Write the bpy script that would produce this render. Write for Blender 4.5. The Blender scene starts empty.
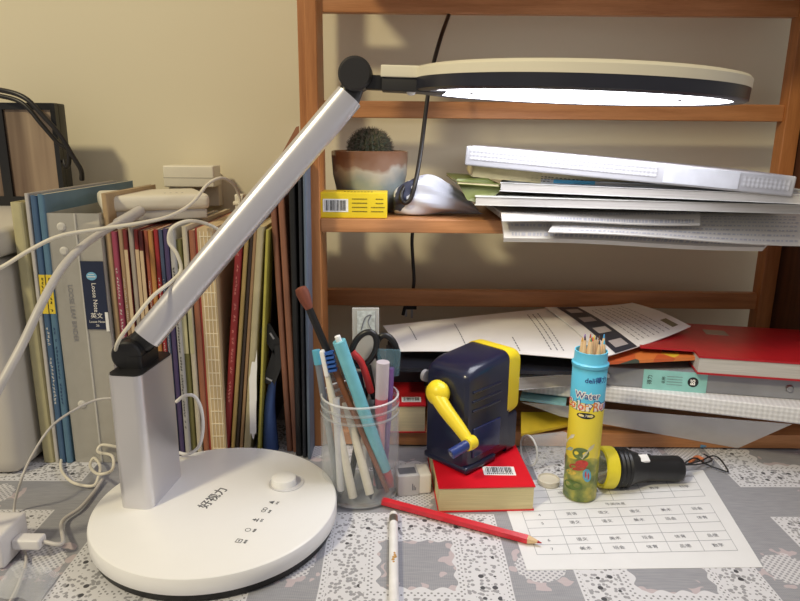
import bpy, bmesh, math, random
from mathutils import Vector, Matrix, Euler
random.seed(7)
C = bpy.context.scene.collection
PI = math.pi

# ---------------------------------------------------------------- camera
FPX, PITCH, ROLL, CZ = 650.0, math.radians(14.0), math.radians(0.55), 0.34
cam_d = bpy.data.cameras.new('camera'); cam = bpy.data.objects.new('camera', cam_d); C.objects.link(cam)
cam_d.sensor_width = 36.0; cam_d.lens = FPX / 800 * 36.0; cam_d.clip_start = 0.02
CM = Matrix.Translation((0, 0, CZ)) @ Matrix.Rotation(PI / 2 - PITCH, 4, 'X') @ Matrix.Rotation(ROLL, 4, 'Z')
cam.matrix_world = CM
bpy.context.scene.camera = cam
vs = bpy.context.scene.view_settings
vs.view_transform = 'Standard'; vs.look = 'None'; vs.gamma = 1.0; vs.exposure = 0.0; vs.use_curve_mapping = False

# ---------------------------------------------------------------- world and room light
w = bpy.data.worlds.new('room_air'); bpy.context.scene.world = w; w.use_nodes = True
bg = w.node_tree.nodes['Background']; bg.inputs[0].default_value = (1.0, 0.93, 0.90, 1); bg.inputs[1].default_value = 0.35
def area(name, loc, target, size, power, color):
    l = bpy.data.lights.new(name, 'AREA'); l.shape = 'DISK'; l.size = size; l.energy = power; l.color = color
    o = bpy.data.objects.new(name, l); C.objects.link(o); o.location = loc
    o.rotation_euler = (Vector(target) - Vector(loc)).to_track_quat('-Z', 'Y').to_euler(); return o
area('ceiling_lamp_light', (-1.40, -0.95, 2.05), (-0.2, 0.9, 0.35), 0.28, 42, (1.0, 0.87, 0.56))
LAMP_STRENGTH = 8.2

# ---------------------------------------------------------------- pixel helpers (real places read off the photograph)
def ray(px, py):
    return (CM.to_3x3() @ Vector(((px - 400) / FPX, -(py - 300.5) / FPX, -1.0))).normalized()
def P(px, py, Y):
    r = ray(px, py); return Vector((0, 0, CZ)) + r * (Y / r.y)
def G(px, py, z=0.0):
    r = ray(px, py); return Vector((0, 0, CZ)) + r * ((z - CZ) / r.z)

# ---------------------------------------------------------------- materials
def lin(c):
    f = lambda v: v / 12.92 if v <= 0.04045 else ((v + 0.055) / 1.055) ** 2.4
    return tuple(f(v / 255.0) for v in c[:3]) + (1.0,)
class NT:
    def __init__(s, name):
        s.m = bpy.data.materials.new(name); s.m.use_nodes = True; s.t = s.m.node_tree
        s.b = s.t.nodes['Principled BSDF']; s.out = s.t.nodes['Material Output']
    def n(s, typ, **kw):
        x = s.t.nodes.new(typ)
        for k, v in kw.items(): setattr(x, k, v)
        return x
    def l(s, a, b): s.t.links.new(a, b)
    def math(s, op, a, b=None, c=None, clamp=False):
        x = s.n('ShaderNodeMath', operation=op, use_clamp=clamp)
        for i, v in enumerate((a, b, c)):
            if v is None: continue
            if isinstance(v, (int, float)): x.inputs[i].default_value = v
            else: s.l(v, x.inputs[i])
        return x.outputs[0]
    def mix(s, f, a, b):
        x = s.n('ShaderNodeMix', data_type='RGBA')
        if isinstance(f, (int, float)): x.inputs[0].default_value = f
        else: s.l(f, x.inputs[0])
        for i, v in ((6, a), (7, b)):
            if isinstance(v, tuple): x.inputs[i].default_value = v
            else: s.l(v, x.inputs[i])
        return x.outputs[2]
    def coord(s): return s.n('ShaderNodeTexCoord').outputs['Object']
    def noise(s, scale, detail=3, stretch=None, vec=None):
        v = vec or s.coord()
        if stretch:
            mp = s.n('ShaderNodeMapping'); mp.inputs['Scale'].default_value = stretch; s.l(v, mp.inputs['Vector']); v = mp.outputs[0]
        x = s.n('ShaderNodeTexNoise'); x.inputs['Scale'].default_value = scale; x.inputs['Detail'].default_value = detail
        s.l(v, x.inputs['Vector']); return x.outputs[0]
    def bump(s, h, strength=0.2, dist=0.001):
        b = s.n('ShaderNodeBump'); b.inputs['Strength'].default_value = strength; b.inputs['Distance'].default_value = dist
        s.l(h, b.inputs['Height']); s.l(b.outputs[0], s.b.inputs['Normal'])
_mc = {}
def mat(name, rgb, rough=0.6, metal=0.0, var=0.08, scale=60, stretch=None, bump=0.0, coat=0.0, trans=0.0, sheen=0.0):
    if name in _mc: return _mc[name]
    t = NT(name); c = lin(rgb); f = t.noise(scale, 4, stretch)
    r = t.n('ShaderNodeValToRGB'); t.l(f, r.inputs[0])
    r.color_ramp.elements[0].position = 0.3; r.color_ramp.elements[1].position = 0.7
    r.color_ramp.elements[0].color = tuple(max(0, v * (1 - var)) for v in c[:3]) + (1,)
    r.color_ramp.elements[1].color = tuple(min(1, v * (1 + var)) for v in c[:3]) + (1,)
    t.l(r.outputs[0], t.b.inputs['Base Color'])
    t.b.inputs['Roughness'].default_value = rough; t.b.inputs['Metallic'].default_value = metal
    t.b.inputs['Coat Weight'].default_value = coat; t.b.inputs['Coat Roughness'].default_value = 0.15
    if bump: t.bump(f, bump)
    _mc[name] = t.m; return t.m
def clear(name, rgb, alpha=0.3, rough=0.15, var=0.0, spec=0.5):
    if name in _mc: return _mc[name]
    t = NT(name); t.b.inputs['Base Color'].default_value = lin(rgb); t.b.inputs['Roughness'].default_value = rough
    fr = t.n('ShaderNodeLayerWeight'); fr.inputs[0].default_value = 0.35
    a = t.math('MULTIPLY_ADD', fr.outputs['Facing'], 0.40, alpha, clamp=True)
    if var: a = t.math('MULTIPLY_ADD', t.noise(35, 3), var, a, clamp=True)
    t.l(a, t.b.inputs['Alpha']); _mc[name] = t.m; return t.m
def wood(name, dark, light, axis='z', scale=14, rough=0.42):
    if name in _mc: return _mc[name]
    t = NT(name); st = {'z': (9, 9, .6), 'x': (.6, 9, 9), 'y': (9, .6, 9)}[axis]
    f = t.noise(scale, 6, st); g = t.noise(scale * 7, 3, st)
    h = t.math('ADD', t.math('MULTIPLY', f, 0.75), t.math('MULTIPLY', g, 0.25))
    r = t.n('ShaderNodeValToRGB'); t.l(h, r.inputs[0]); e = r.color_ramp.elements
    e[0].position = .35; e[0].color = lin(dark); e[1].position = .65; e[1].color = lin(light)
    t.l(r.outputs[0], t.b.inputs['Base Color']); t.b.inputs['Roughness'].default_value = rough
    t.bump(h, 0.15, 0.0006); _mc[name] = t.m; return t.m
def pages(name, rgb, axis='x', scale=900, amt=0.22):
    """page block edge: fine leaves stacked along one axis"""
    if name in _mc: return _mc[name]
    t = NT(name); st = {'x': (1, .01, .01), 'z': (.01, .01, 1), 'y': (.01, 1, .01)}[axis]
    f = t.noise(scale, 2, st); c = lin(rgb)
    g = t.math('MULTIPLY_ADD', f, amt * 2, 1 - amt * 1.2)
    cc = t.n('ShaderNodeVectorMath', operation='SCALE'); cc.inputs[0].default_value = c[:3]; t.l(g, cc.inputs[3])
    t.l(cc.outputs[0], t.b.inputs['Base Color']); t.b.inputs['Roughness'].default_value = .8
    t.bump(f, .4, .0005); _mc[name] = t.m; return t.m

# ---------------------------------------------------------------- mesh helpers
def link(name, verts, faces, m, parent=None, smooth=False, bevel=0, fm=None, solid=0, sub=0):
    me = bpy.data.meshes.new(name); me.from_pydata([tuple(v) for v in verts], [], faces); me.update()
    if bevel:
        bm = bmesh.new(); bm.from_mesh(me)
        es = [e for e in bm.edges if len(e.link_faces) == 2 and e.calc_face_angle(0) > 0.5]
        bmesh.ops.bevel(bm, geom=es, offset=bevel, segments=3, affect='EDGES', profile=.6, clamp_overlap=True)
        bmesh.ops.recalc_face_normals(bm, faces=bm.faces); bm.to_mesh(me); bm.free(); smooth = True
    else:
        bm = bmesh.new(); bm.from_mesh(me); bmesh.ops.recalc_face_normals(bm, faces=bm.faces); bm.to_mesh(me); bm.free()
    for mm in (m if isinstance(m, (list, tuple)) else [m]): me.materials.append(mm)
    if fm and not bevel:
        for p, i in zip(me.polygons, fm): p.material_index = i
    if smooth:
        me.polygons.foreach_set('use_smooth', [True] * len(me.polygons))
        me.set_sharp_from_angle(angle=math.radians(40))
    o = bpy.data.objects.new(name, me); C.objects.link(o)
    if parent: o.parent = parent
    if solid:
        md = o.modifiers.new('thickness', 'SOLIDIFY'); md.thickness = solid; md.offset = -1
    if sub:
        md = o.modifiers.new('smooth', 'SUBSURF'); md.levels = sub; md.render_levels = sub
    return o
def tag(o, label, cat, group=None, kind=None):
    if label: o['label'] = label
    if cat: o['category'] = cat
    if group: o['group'] = group
    if kind: o['kind'] = kind
    return o
def root(name, loc, label, cat, group=None, rot=None):
    o = bpy.data.objects.new(name, None); C.objects.link(o); o.empty_display_size = 0.02
    if isinstance(loc, Matrix): o.matrix_world = loc
    else:
        o.location = loc
        if rot: o.rotation_euler = rot
    return tag(o, label, cat, group)
def boxv(x0, x1, y0, y1, z0, z1):
    v = [(x0,y0,z0),(x1,y0,z0),(x1,y1,z0),(x0,y1,z0),(x0,y0,z1),(x1,y0,z1),(x1,y1,z1),(x0,y1,z1)]
    return v, [(0,3,2,1),(4,5,6,7),(0,1,5,4),(1,2,6,5),(2,3,7,6),(3,0,4,7)]
def box(name, b, m, parent=None, bevel=0, M=None):
    v, f = boxv(*b)
    if M: v = [M @ Vector(p) for p in v]
    return link(name, v, f, m, parent, bevel=bevel)
def boxes(name, bl, m, parent=None, bevel=0, M=None):
    V, F = [], []
    for b in bl:
        v, f = boxv(*b); n = len(V)
        V += [M @ Vector(p) for p in v] if M else v; F += [tuple(i + n for i in q) for q in f]
    return link(name, V, F, m, parent, bevel=bevel)
def lathe(name, prof, m, parent=None, n=40, M=None, fm=None, smooth=True, sx=1, sy=1):
    """prof: (radius, z) pairs; open or closed ends at r=0"""
    V, F, FM = [], [], []; idx = []
    for r, z in prof:
        if r < 1e-7: idx.append([len(V)] * n); V.append(Vector((0, 0, z)))
        else:
            idx.append(list(range(len(V), len(V) + n)))
            V += [Vector((r * sx * math.cos(2*PI*k/n), r * sy * math.sin(2*PI*k/n), z)) for k in range(n)]
    for i in range(len(prof) - 1):
        for k in range(n):
            q = [idx[i][k], idx[i][(k+1) % n], idx[i+1][(k+1) % n], idx[i+1][k]]
            u = []
            for a in q:
                if a not in u: u.append(a)
            if len(u) > 2: F.append(tuple(u)); FM.append(fm[i] if fm else 0)
    if M: V = [M @ v for v in V]
    return link(name, V, F, m, parent, smooth=smooth, fm=FM)
def catmull(pts, k=8):
    pts = [Vector(p) for p in pts]; out = []
    for i in range(len(pts) - 1):
        a = pts[i-1] if i else pts[0]*2 - pts[1]; b, c = pts[i], pts[i+1]
        d = pts[i+2] if i + 2 < len(pts) else c*2 - b
        for j in range(k):
            t = j / k
            out.append(0.5 * ((2*b) + (c-a)*t + (2*a-5*b+4*c-d)*t*t + (-a+3*b-3*c+d)*t**3))
    out.append(pts[-1]); return out
def tube(name, pts, r, m, parent=None, n=10, k=8, curve=True, radii=None):
    ps = catmull(pts, k) if curve else [Vector(p) for p in pts]
    V, F = [], []; up = None
    for i, p in enumerate(ps):
        d = (ps[min(i+1, len(ps)-1)] - ps[max(i-1, 0)]).normalized()
        if up is None: up = d.orthogonal().normalized()
        up = (up - d * up.dot(d)).normalized(); s = d.cross(up)
        rr = r if radii is None else radii[0] + (radii[1]-radii[0]) * i / (len(ps)-1)
        V += [p + (up * math.cos(2*PI*a/n) + s * math.sin(2*PI*a/n)) * rr for a in range(n)]
    for i in range(len(ps) - 1):
        for a in range(n):
            F.append((i*n+a, i*n+(a+1) % n, (i+1)*n+(a+1) % n, (i+1)*n+a))
    F.append(tuple(range(n))[::-1]); F.append(tuple(range((len(ps)-1)*n, len(ps)*n)))
    return link(name, V, F, m, parent, smooth=True)
def frame(origin, x, up=(0, 0, 1)):
    """matrix whose X runs along x, Z close to up"""
    x = Vector(x).normalized(); up = Vector(up); y = up.cross(x).normalized(); z = x.cross(y)
    M = Matrix((x, y, z)).transposed().to_4x4(); M.translation = Vector(origin); return M
def zframe(a, b):
    """matrix at a whose Z runs to b"""
    z = (Vector(b) - Vector(a)).normalized(); x = Vector((0, -1, 0.02)).cross(z).normalized(); y = z.cross(x)
    M = Matrix((x, y, z)).transposed().to_4x4(); M.translation = Vector(a); return M
def text(name, s, size, m, parent, M, bend=None, align='CENTER', extrude=0.00008, label=None, squash=1.0, bold=0.0):
    cu = bpy.data.curves.new('t', 'FONT'); cu.body = s; cu.size = size; cu.align_x = align; cu.align_y = 'CENTER'
    cu.extrude = extrude; cu.resolution_u = 3; cu.offset = bold
    o = bpy.data.objects.new('t', cu); C.objects.link(o)
    dg = bpy.context.evaluated_depsgraph_get(); me = bpy.data.meshes.new_from_object(o.evaluated_get(dg))
    bpy.data.objects.remove(o); bpy.data.curves.remove(cu)
    me.name = name; me.materials.clear(); me.materials.append(m)
    for v in me.vertices:
        c = v.co.copy(); c.x *= squash
        if bend: a = c.x / bend; c = Vector(((bend + c.z) * math.sin(a), c.y, (bend + c.z) * math.cos(a) - bend))
        v.co = M @ c
    r = bpy.data.objects.new(name, me); C.objects.link(r); r.parent = parent
    if label: r['label'] = label
    return r
def quads(name, qs, m, parent, smooth=False):
    V, F = [], []
    for q in qs:
        n = len(V); V += list(q); F.append(tuple(range(n, n + len(q))))
    return link(name, V, F, m, parent, smooth=smooth)
def barcode(parent, M, wd, ht, digits=True):
    """white label with bars, in the XY plane of M"""
    box('barcode_label', (-wd/2, wd/2, -ht/2, ht/2, 0, .0002), mat('label_white', (238, 238, 236), .5), parent, M=M)
    rnd = random.Random(3); bl = []; x = -wd*.42
    while x < wd*.42:
        b = rnd.choice((.012, .02, .03)) * wd; bl.append((x, min(x+b, wd*.43), -ht*.22 if digits else -ht*.4, ht*.4, .0002, .00035)); x += b + rnd.choice((.015, .025, .035)) * wd
    if digits:
        x = -wd*.4
        while x < wd*.38:
            bl.append((x, x+wd*.035, -ht*.4, -ht*.29, .0002, .00035)); x += wd*.06
    boxes('barcode_bars', bl, mat('print_black', (25, 25, 28), .6), parent, M=M)
class Sheet:
    """bilinear patch with sag/curl; built as a thin solid"""
    def __init__(s, a, b, c, d, f=None): s.c = [Vector(v) for v in (a, b, c, d)]; s.f = f
    def __call__(s, u, v, off=0):
        a, b, c, d = s.c; p = a*(1-u)*(1-v) + b*u*(1-v) + c*u*v + d*(1-u)*v
        if s.f: p = p + Vector((0, 0, s.f(u, v)))
        return p + Vector((0, 0, off))
    def build(s, name, m, parent=None, nx=16, ny=10, th=.0003):
        V = [s(i/nx, j/ny) for j in range(ny+1) for i in range(nx+1)]
        nn = len(V); V += [v - Vector((0, 0, th)) for v in V]; F = []; W = nx + 1
        for j in range(ny):
            for i in range(nx):
                a = j*W+i; F.append((a, a+1, a+W+1, a+W)); F.append((nn+a, nn+a+W, nn+a+W+1, nn+a+1))
        for i in range(nx):
            F.append((i, nn+i, nn+i+1, i+1)); a = ny*W+i; F.append((a, a+1, nn+a+1, nn+a))
        for j in range(ny):
            a = j*W; F.append((a, a+W, nn+a+W, nn+a)); a = j*W+nx; F.append((a, nn+a, nn+a+W, a+W))
        return link(name, V, F, m, parent, smooth=True)
    def strips(s, name, rects, m, parent, off=.0003):
        qs = []
        for u0, u1, v0, v1 in rects:
            k = max(1, int(abs(u1-u0) / .07)); l = max(1, int(abs(v1-v0) / .12))
            for i in range(k):
                for j in range(l):
                    a = u0+(u1-u0)*i/k; b = u0+(u1-u0)*(i+1)/k; e = v0+(v1-v0)*j/l; g = v0+(v1-v0)*(j+1)/l
                    qs.append((s(a,e,off), s(b,e,off), s(b,g,off), s(a,g,off)))
        return quads(name, qs, m, parent)

INK = mat('print_black', (25, 25, 28), .6)
GREYINK = mat('print_grey', (120, 120, 128), .7)
PAPER = mat('white_paper', (232, 231, 232), .75, var=.02)
WHITEP = mat('white_plastic', (240, 240, 240), .38, var=.01)
CREAMP = mat('cream_plastic', (228, 222, 205), .42, var=.02)
BLACKP = mat('black_plastic', (22, 22, 24), .38, var=.1)

# ================================================================ SETTING
def make_wall():
    t = NT('cream_plaster'); c = t.coord(); n = t.noise(90, 5, vec=c); n2 = t.noise(2.5, 3, vec=c)
    col = t.mix(n2, lin((217, 208, 182)), lin((225, 216, 190))); t.l(col, t.b.inputs['Base Color']); t.b.inputs['Roughness'].default_value = .85
    t.bump(n, .08, .001); return t.m
WALLY = 0.915
WM = make_wall()
tag(box('wall_back', (-1.6, 1.9, WALLY, WALLY+.1, -.75, 1.9), WM), None, None, kind='structure')
tag(box('floor', (-1.6, 1.9, -1.6, WALLY, -.8, -.75), wood('floor_wood', (120, 88, 60), (150, 112, 78), 'x')), None, None, kind='structure')

# desk
d = root('desk', (0, 0, -.75), 'wooden desk under the patterned lace tablecloth', 'desk')
dw = wood('desk_wood', (130, 90, 58), (160, 115, 76), 'x')
box('tabletop', (-.75, 1.0, .12, .9, .72, .748), dw, d, .002)
for x in (-.72, .93):
    for y in (.15, .82): box('leg', (x, x+.05, y, y+.05, 0, .72), dw, d, .003)

# tablecloth: lace squares with grey voile centres
def cloth_mat():
    t = NT('lace_tablecloth'); c = t.coord()
    sp = t.n('ShaderNodeSeparateXYZ')
    wv = t.n('ShaderNodeTexNoise'); wv.inputs['Scale'].default_value = 5; t.l(c, wv.inputs['Vector'])
    wsc = t.n('ShaderNodeVectorMath', operation='SCALE'); t.l(wv.outputs[1], wsc.inputs[0]); wsc.inputs[3].default_value = .008
    wa = t.n('ShaderNodeVectorMath', operation='ADD'); t.l(c, wa.inputs[0]); t.l(wsc.outputs[0], wa.inputs[1])
    t.l(wa.outputs[0], sp.inputs[0]); X, Y = sp.outputs[0], sp.outputs[1]
    per = .205
    def wrap(v, c0): # signed distance to the nearest square centre
        a = t.math('ADD', v, per * 20.5 - c0 - .004); return t.math('SUBTRACT', t.math('MODULO', a, per), per/2)
    dx, dy = wrap(X, .014), wrap(Y, .466)
    ax, ay = t.math('ABSOLUTE', dx), t.math('ABSOLUTE', dy); m = t.math('MAXIMUM', ax, ay)
    def band(v, lo, hi): return t.math('MULTIPLY', t.math('GREATER_THAN', v, lo), t.math('LESS_THAN', v, hi))
    # scalloped inner border
    sc = t.math('MULTIPLY', t.math('ADD', t.math('SINE', t.math('MULTIPLY', dx, 2*PI/.017)), t.math('SINE', t.math('MULTIPLY', dy, 2*PI/.017))), .0022)
    ms = t.math('ADD', m, sc)
    lace = band(ms, .031, 9); lace = t.math('MULTIPLY', lace, t.math('LESS_THAN', m, .076))
    # gap between squares: a narrow grey strip with white rosettes
    gx, gy = t.math('SUBTRACT', ax, per/2), t.math('SUBTRACT', ay, per/2)
    # rosettes centred half way along
    rr = t.math('SQRT', t.math('ADD', t.math('MULTIPLY', gx, gx), t.math('MULTIPLY', dy, dy)))
    rr2 = t.math('SQRT', t.math('ADD', t.math('MULTIPLY', gy, gy), t.math('MULTIPLY', dx, dx)))
    r = t.math('MINIMUM', rr, rr2)
    nz = t.noise(120, 2, vec=c)
    ros = t.math('LESS_THAN', t.math('ADD', r, t.math('MULTIPLY', nz, .012)), .026)
    dot = t.math('MULTIPLY', t.math('SINE', t.math('MULTIPLY', X, 2*PI/.0052)), t.math('SINE', t.math('MULTIPLY', Y, 2*PI/.0052)))
    vo = t.n('ShaderNodeTexVoronoi'); vo.inputs['Scale'].default_value = 260; vo.inputs['Randomness'].default_value = .8; t.l(wa.outputs[0], vo.inputs['Vector'])
    vo2 = t.n('ShaderNodeTexVoronoi'); vo2.inputs['Scale'].default_value = 75; vo2.inputs['Randomness'].default_value = .35; t.l(wa.outputs[0], vo2.inputs['Vector'])
    h1 = t.math('LESS_THAN', vo.outputs['Distance'], t.math('MULTIPLY_ADD', nz, .62, .12))
    h1 = t.math('MULTIPLY', h1, band(m, .040, .070))
    h2 = t.math('MULTIPLY', t.math('LESS_THAN', vo2.outputs['Distance'], .17), band(m, .044, .066))
    h3 = t.math('MULTIPLY', t.math('GREATER_THAN', dot, .45), t.math('MAXIMUM', band(m, .0335, .0385), band(m, .0715, .075)))
    holes = t.math('MAXIMUM', t.math('MULTIPLY', h1, .58), t.math('MAXIMUM', h2, t.math('MULTIPLY', h3, .7)))
    # grey voile with weave
    wea = t.math('MULTIPLY', t.math('ADD', t.math('SINE', t.math('MULTIPLY', X, 2*PI/.0016)), t.math('SINE', t.math('MULTIPLY', Y, 2*PI/.0016))), .10)
    wea = t.math('ADD', wea, t.math('MULTIPLY', t.noise(60, 3, (1, 14, 1), vec=c), 1.0))
    grey = t.mix(wea, lin((128, 129, 137)), lin((170, 171, 178)))
    pk = t.math('MULTIPLY', t.math('GREATER_THAN', t.noise(75, 1, vec=c), .56), t.math('MAXIMUM', band(ms, .023, .031), band(r, .020, .030)))
    grey = t.mix(t.math('MULTIPLY', pk, .6), grey, lin((210, 192, 196)))
    grey = t.mix(t.math('MULTIPLY', t.math('MULTIPLY', ros, t.math('GREATER_THAN', dot, -.25)), .8), grey, lin((218, 217, 222)))
    lc = t.mix(holes, lin((214, 214, 220)), lin((70, 70, 76)))
    col = t.mix(lace, grey, lc)
    t.l(col, t.b.inputs['Base Color']); t.b.inputs['Roughness'].default_value = .55
    t.bump(t.math('SUBTRACT', lace, holes), .25, .0008); return t.m
S = Sheet((-.76, .11, 0), (1.01, .11, 0), (1.01, .905, 0), (-.76, .905, 0))
tc = S.build('tablecloth', cloth_mat(), nx=4, ny=4, th=.0015)
tag(tc, 'white lace tablecloth with grey voile squares covering the desk', 'tablecloth')

# ================================================================ SHELF RACK
YF = G(400, 447, 0).y
BW = wood('bamboo_upright', (160, 102, 56), (190, 128, 76), 'z')
BX = wood('bamboo_board', (168, 112, 68), (200, 142, 94), 'x')
DKW = wood('shaded_panel', (74, 44, 30), (98, 62, 42), 'z')  # shade inside the rack end, painted in as darker wood
rk = root('shelf_rack', (0, 0, 0), 'orange bamboo shelf rack standing at the back of the desk', 'shelf')
YR = YF + .185
zs1, zs0 = P(410, 219.5, YF).z, P(410, 233, YF).z
def pxx(px, py, Y): return P(px, py, Y).x
xl0, xl1 = pxx(309, 225, YF), pxx(320.5, 225, YF)
xr = pxx(758, 250, YR)
box('upright', (xl0, xl1, YF, YF+.055, 0, .82), BW, rk, .0015)
box('upright', (xl0-.03, xl0-.012, YR-.03, YR, 0, .82), BW, rk, .0015)
box('upright', (xr, xr+.020, YR-.02, YR, 0, .82), BW, rk, .0015)
box('upright', (xr+.02, xr+.038, YF, YF+.055, 0, .82), BW, rk, .0015)
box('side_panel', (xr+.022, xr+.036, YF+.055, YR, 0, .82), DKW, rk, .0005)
box('shelf_board', (xl1, xr+.02, YF, YR-.032, zs0, zs1), BX, rk, .0012)
box('bottom_board', (xl0, xr+.02, YF+.001, YR-.03, .002, P(410, 432, YF).z), BX, rk, .0012)
box('top_shade_board', (xl1, xr+.02, YF+.005, WALLY-.006, .556, .572), BX, rk, .0012)  # unseen upper shelf, stretched back to the wall to shade the bays
def rail(y0, y1, Y, nm='rear_rail'):
    box(nm, (xl0-.012, xr, Y, Y+.012, P(500, y1, Y).z, P(500, y0, Y).z), BX, rk, .0012)
rail(102, 119, YR-.014); rail(291, 307, YR-.014); rail(-3, 14, YR-.014)

# ================================================================ LEFT: white container, framed black box
wb = root('storage_bin', (0, 0, 0), 'off-white plastic bin with a lid seam at the far left of the desk', 'bin')
wx = G(42, 463, 0).x - .004
GW = mat('greyed_white_plastic', (205, 200, 192), .5, var=.04, scale=6)
yb0 = .60
box('bin_body', (wx-.30, wx, yb0, .90, 0, .222), GW, wb, .018)
box('bin_lid', (wx-.303, wx+.002, yb0-.003, .902, .224, .252), GW, wb, .011)
fb = root('framed_box', (0, 0, 0), 'black-framed box with a brownish streaky reflection painted on its front, standing on the white bin', 'box')
YB = .835
f0, f1 = P(-60, 0, YB).x, P(61, 150, YB).x
ft = P(40, 103, YB).z
box('case', (f0, f1, YB+.004, YB+.022, .2525, ft), BLACKP, fb, .002)
fw = .012
boxes('frame', [(f0, f1, YB-.004, YB+.004, ft-.008, ft), (f0, f1, YB-.004, YB+.004, .2525, .264), (f1-.006, f1, YB-.004, YB+.004, .264, ft-.008), (pxx(0, 150, YB), pxx(9, 150, YB), YB-.0045, YB+.004, .264, ft-.008), (f0, f0+.01, YB-.004, YB+.004, .264, ft-.008)], BLACKP, fb)
def striped():  # vertical brown stripes paint a reflection into the panel colour
    t = NT('painted_reflection_panel'); c = t.coord(); n = t.noise(34, 3, (1, 1, .04), vec=c); m = t.noise(14, 2, vec=c)
    r = t.n('ShaderNodeValToRGB'); t.l(n, r.inputs[0]); e = r.color_ramp.elements
    e[0].position = .38; e[0].color = lin((70, 58, 48)); e[1].position = .62; e[1].color = lin((176, 158, 134))
    t.l(t.mix(t.math('MULTIPLY', m, .5), r.outputs[0], lin((120, 88, 74))), t.b.inputs['Base Color']); t.b.inputs['Roughness'].default_value = .12; return t.m
box('panel', (f0+.005, f1-.005, YB-.001, YB+.0035, .262, ft-.006), striped(), fb)
# black cables looping over it
BC = mat('black_cable', (24, 21, 22), .4)
tag(tube('power_cable', [P(-30,88,0.835), P(0,90,0.820), P(25,98,0.815), P(45,118,0.815), P(60,135,0.817), P(72,155,0.820), P(81,170,0.823), P(82,180,0.827)], .0030, BC), 'thick black cable draped over the framed box, tip hanging lowest', 'cable')
tag(tube('power_cable', [P(-30,92,0.825), P(-5,95,0.825), P(22,103,0.821), P(42,125,0.820), P(58,143,0.822), P(68,150,0.824), P(69,163,0.825), P(66,167,0.829), P(64,160,0.835)], .0027, BC), 'black cable looping back at the upper right corner of the framed box', 'cable')

# ================================================================ BOOKS
PG = {}
def book(name, X, t, top, colr, label, Y=None, d=.17, lean=0, yaw=0, tilt=0, cover=True, pg=(214, 200, 170), group='upright books in the desk row', cat='book', rough=.5, hard=False, z0=0):
    """spine towards the viewer; X = left edge at the foot, lean (deg) tips it sideways"""
    Y = Y or YS
    M = Matrix.Translation((X, Y, z0+.0005)) @ Matrix.Rotation(math.radians(yaw), 4, 'Z') @ Matrix.Rotation(math.radians(lean), 4, 'Y')
    r = root(name, M, label, cat, group)
    c = .0022 if hard else .0006; h = top
    g_ = sum(colr)/3; cm = mat('cover_%d_%d_%d' % colr, tuple(v*.72+g_*.16 for v in colr), rough, var=.10, scale=45)  # cover colours greyed and darkened to stand in for weaker light
    b = min(t*.3, .003)
    prof = [(0, b*.8), (b*.4, b*.25), (b, 0), (t-b, 0), (t-b*.4, b*.25), (t, b*.8), (t, d), (t-c, d), (t-c, b+c), (c, b+c), (c, d), (0, d)]
    V = [(x, y, z) for z in (0, h) for x, y in prof]; n = len(prof)
    F = [(i, (i+1) % n, n+(i+1) % n, n+i) for i in range(n)]
    for o_ in (0, n):
        F += [(o_+0, o_+1, o_+2, o_+9), (o_+2, o_+3, o_+8, o_+9), (o_+3, o_+4, o_+5, o_+8), (o_+5, o_+6, o_+7, o_+8), (o_+0, o_+9, o_+10, o_+11)]
    link('cover', V, F, cm, r)
    e = .002 if hard else .0004
    box('pages', (c, t-c, b+c, d-.001-e, e, h-e), pages('pages_%d_%d_%d' % pg, pg), r)
    return r
YS = G(48, 463, 0).y
def spine_at(px, Y, z=0):  # X of a pixel column measured near the foot / mid height
    return P(px, 300, Y).x
def dprint(parent, t, h, rows, colr, wd=.6, y=-.0002, z0=.1, z1=.9, seed=1):
    """small vertical lettering on a spine"""
    rnd = random.Random(seed); bl = []; z = h*z0; s = t*wd
    while z < h*z1:
        if rnd.random() < .8:
            for q in range(3):
                a = rnd.uniform(0, .6); bl.append((t/2-s/2+a*s, t/2-s/2+min(1, a+rnd.uniform(.2, .6))*s, y, y+.0002, z+q*s*.3, z+q*s*.3+s*.14))
            bl.append((t/2-s*.06, t/2+s*.08, y, y+.0002, z, z+s*.8))
        z += s*1.25
    return boxes('spine_lettering', bl, colr, parent)
WI = mat('print_white', (235, 232, 225), .6); YI = mat('print_yellow', (226, 200, 60), .6)
BK = [ # name, px left @y300, px right, top px y, colour, label, depth, lean
 ('hardback_book', 21, 33, 203, (214, 204, 150), 'pale yellow wide book at the left end of the row', .16, .2),
 ('paperback_book', 34, 38, 194, (214, 210, 206), 'thin off-white booklet between the pale yellow book and the blue ones', .20, .7),
 ('paperback_book', 38.6, 45, 196, (70, 110, 158), 'darker blue thin book with yellow band low on its spine, left of its bright twin', .205, .8),
 ('paperback_book', 45.6, 52, 195, (92, 140, 176), 'brighter blue tall book whose cover shows above the clear binder', .215, .8),
]
for i, (nm, a, b, ty, col, lab, dd, ln) in enumerate(BK):
    xa, xb = spine_at(a, YS), spine_at(b, YS)
    r = book(nm, xa+.006*0, xb-xa, P(a, ty, YS).z, col, lab, d=dd, lean=ln, hard=(i == 0))
    if i in (2, 3):
        t_ = xb-xa
        box('spine_band', (.0003, t_-.0003, -.0003, .0005, .165, .205), YI, r)
        dprint(r, t_, .27, 0, INK, .5, -.0006, .62, .74, i)
        dprint(r, t_, .27, 0, WI if i == 2 else mat('print_navy', (30, 50, 100)), .5, -.0003, .25, .55, i+5)
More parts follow.
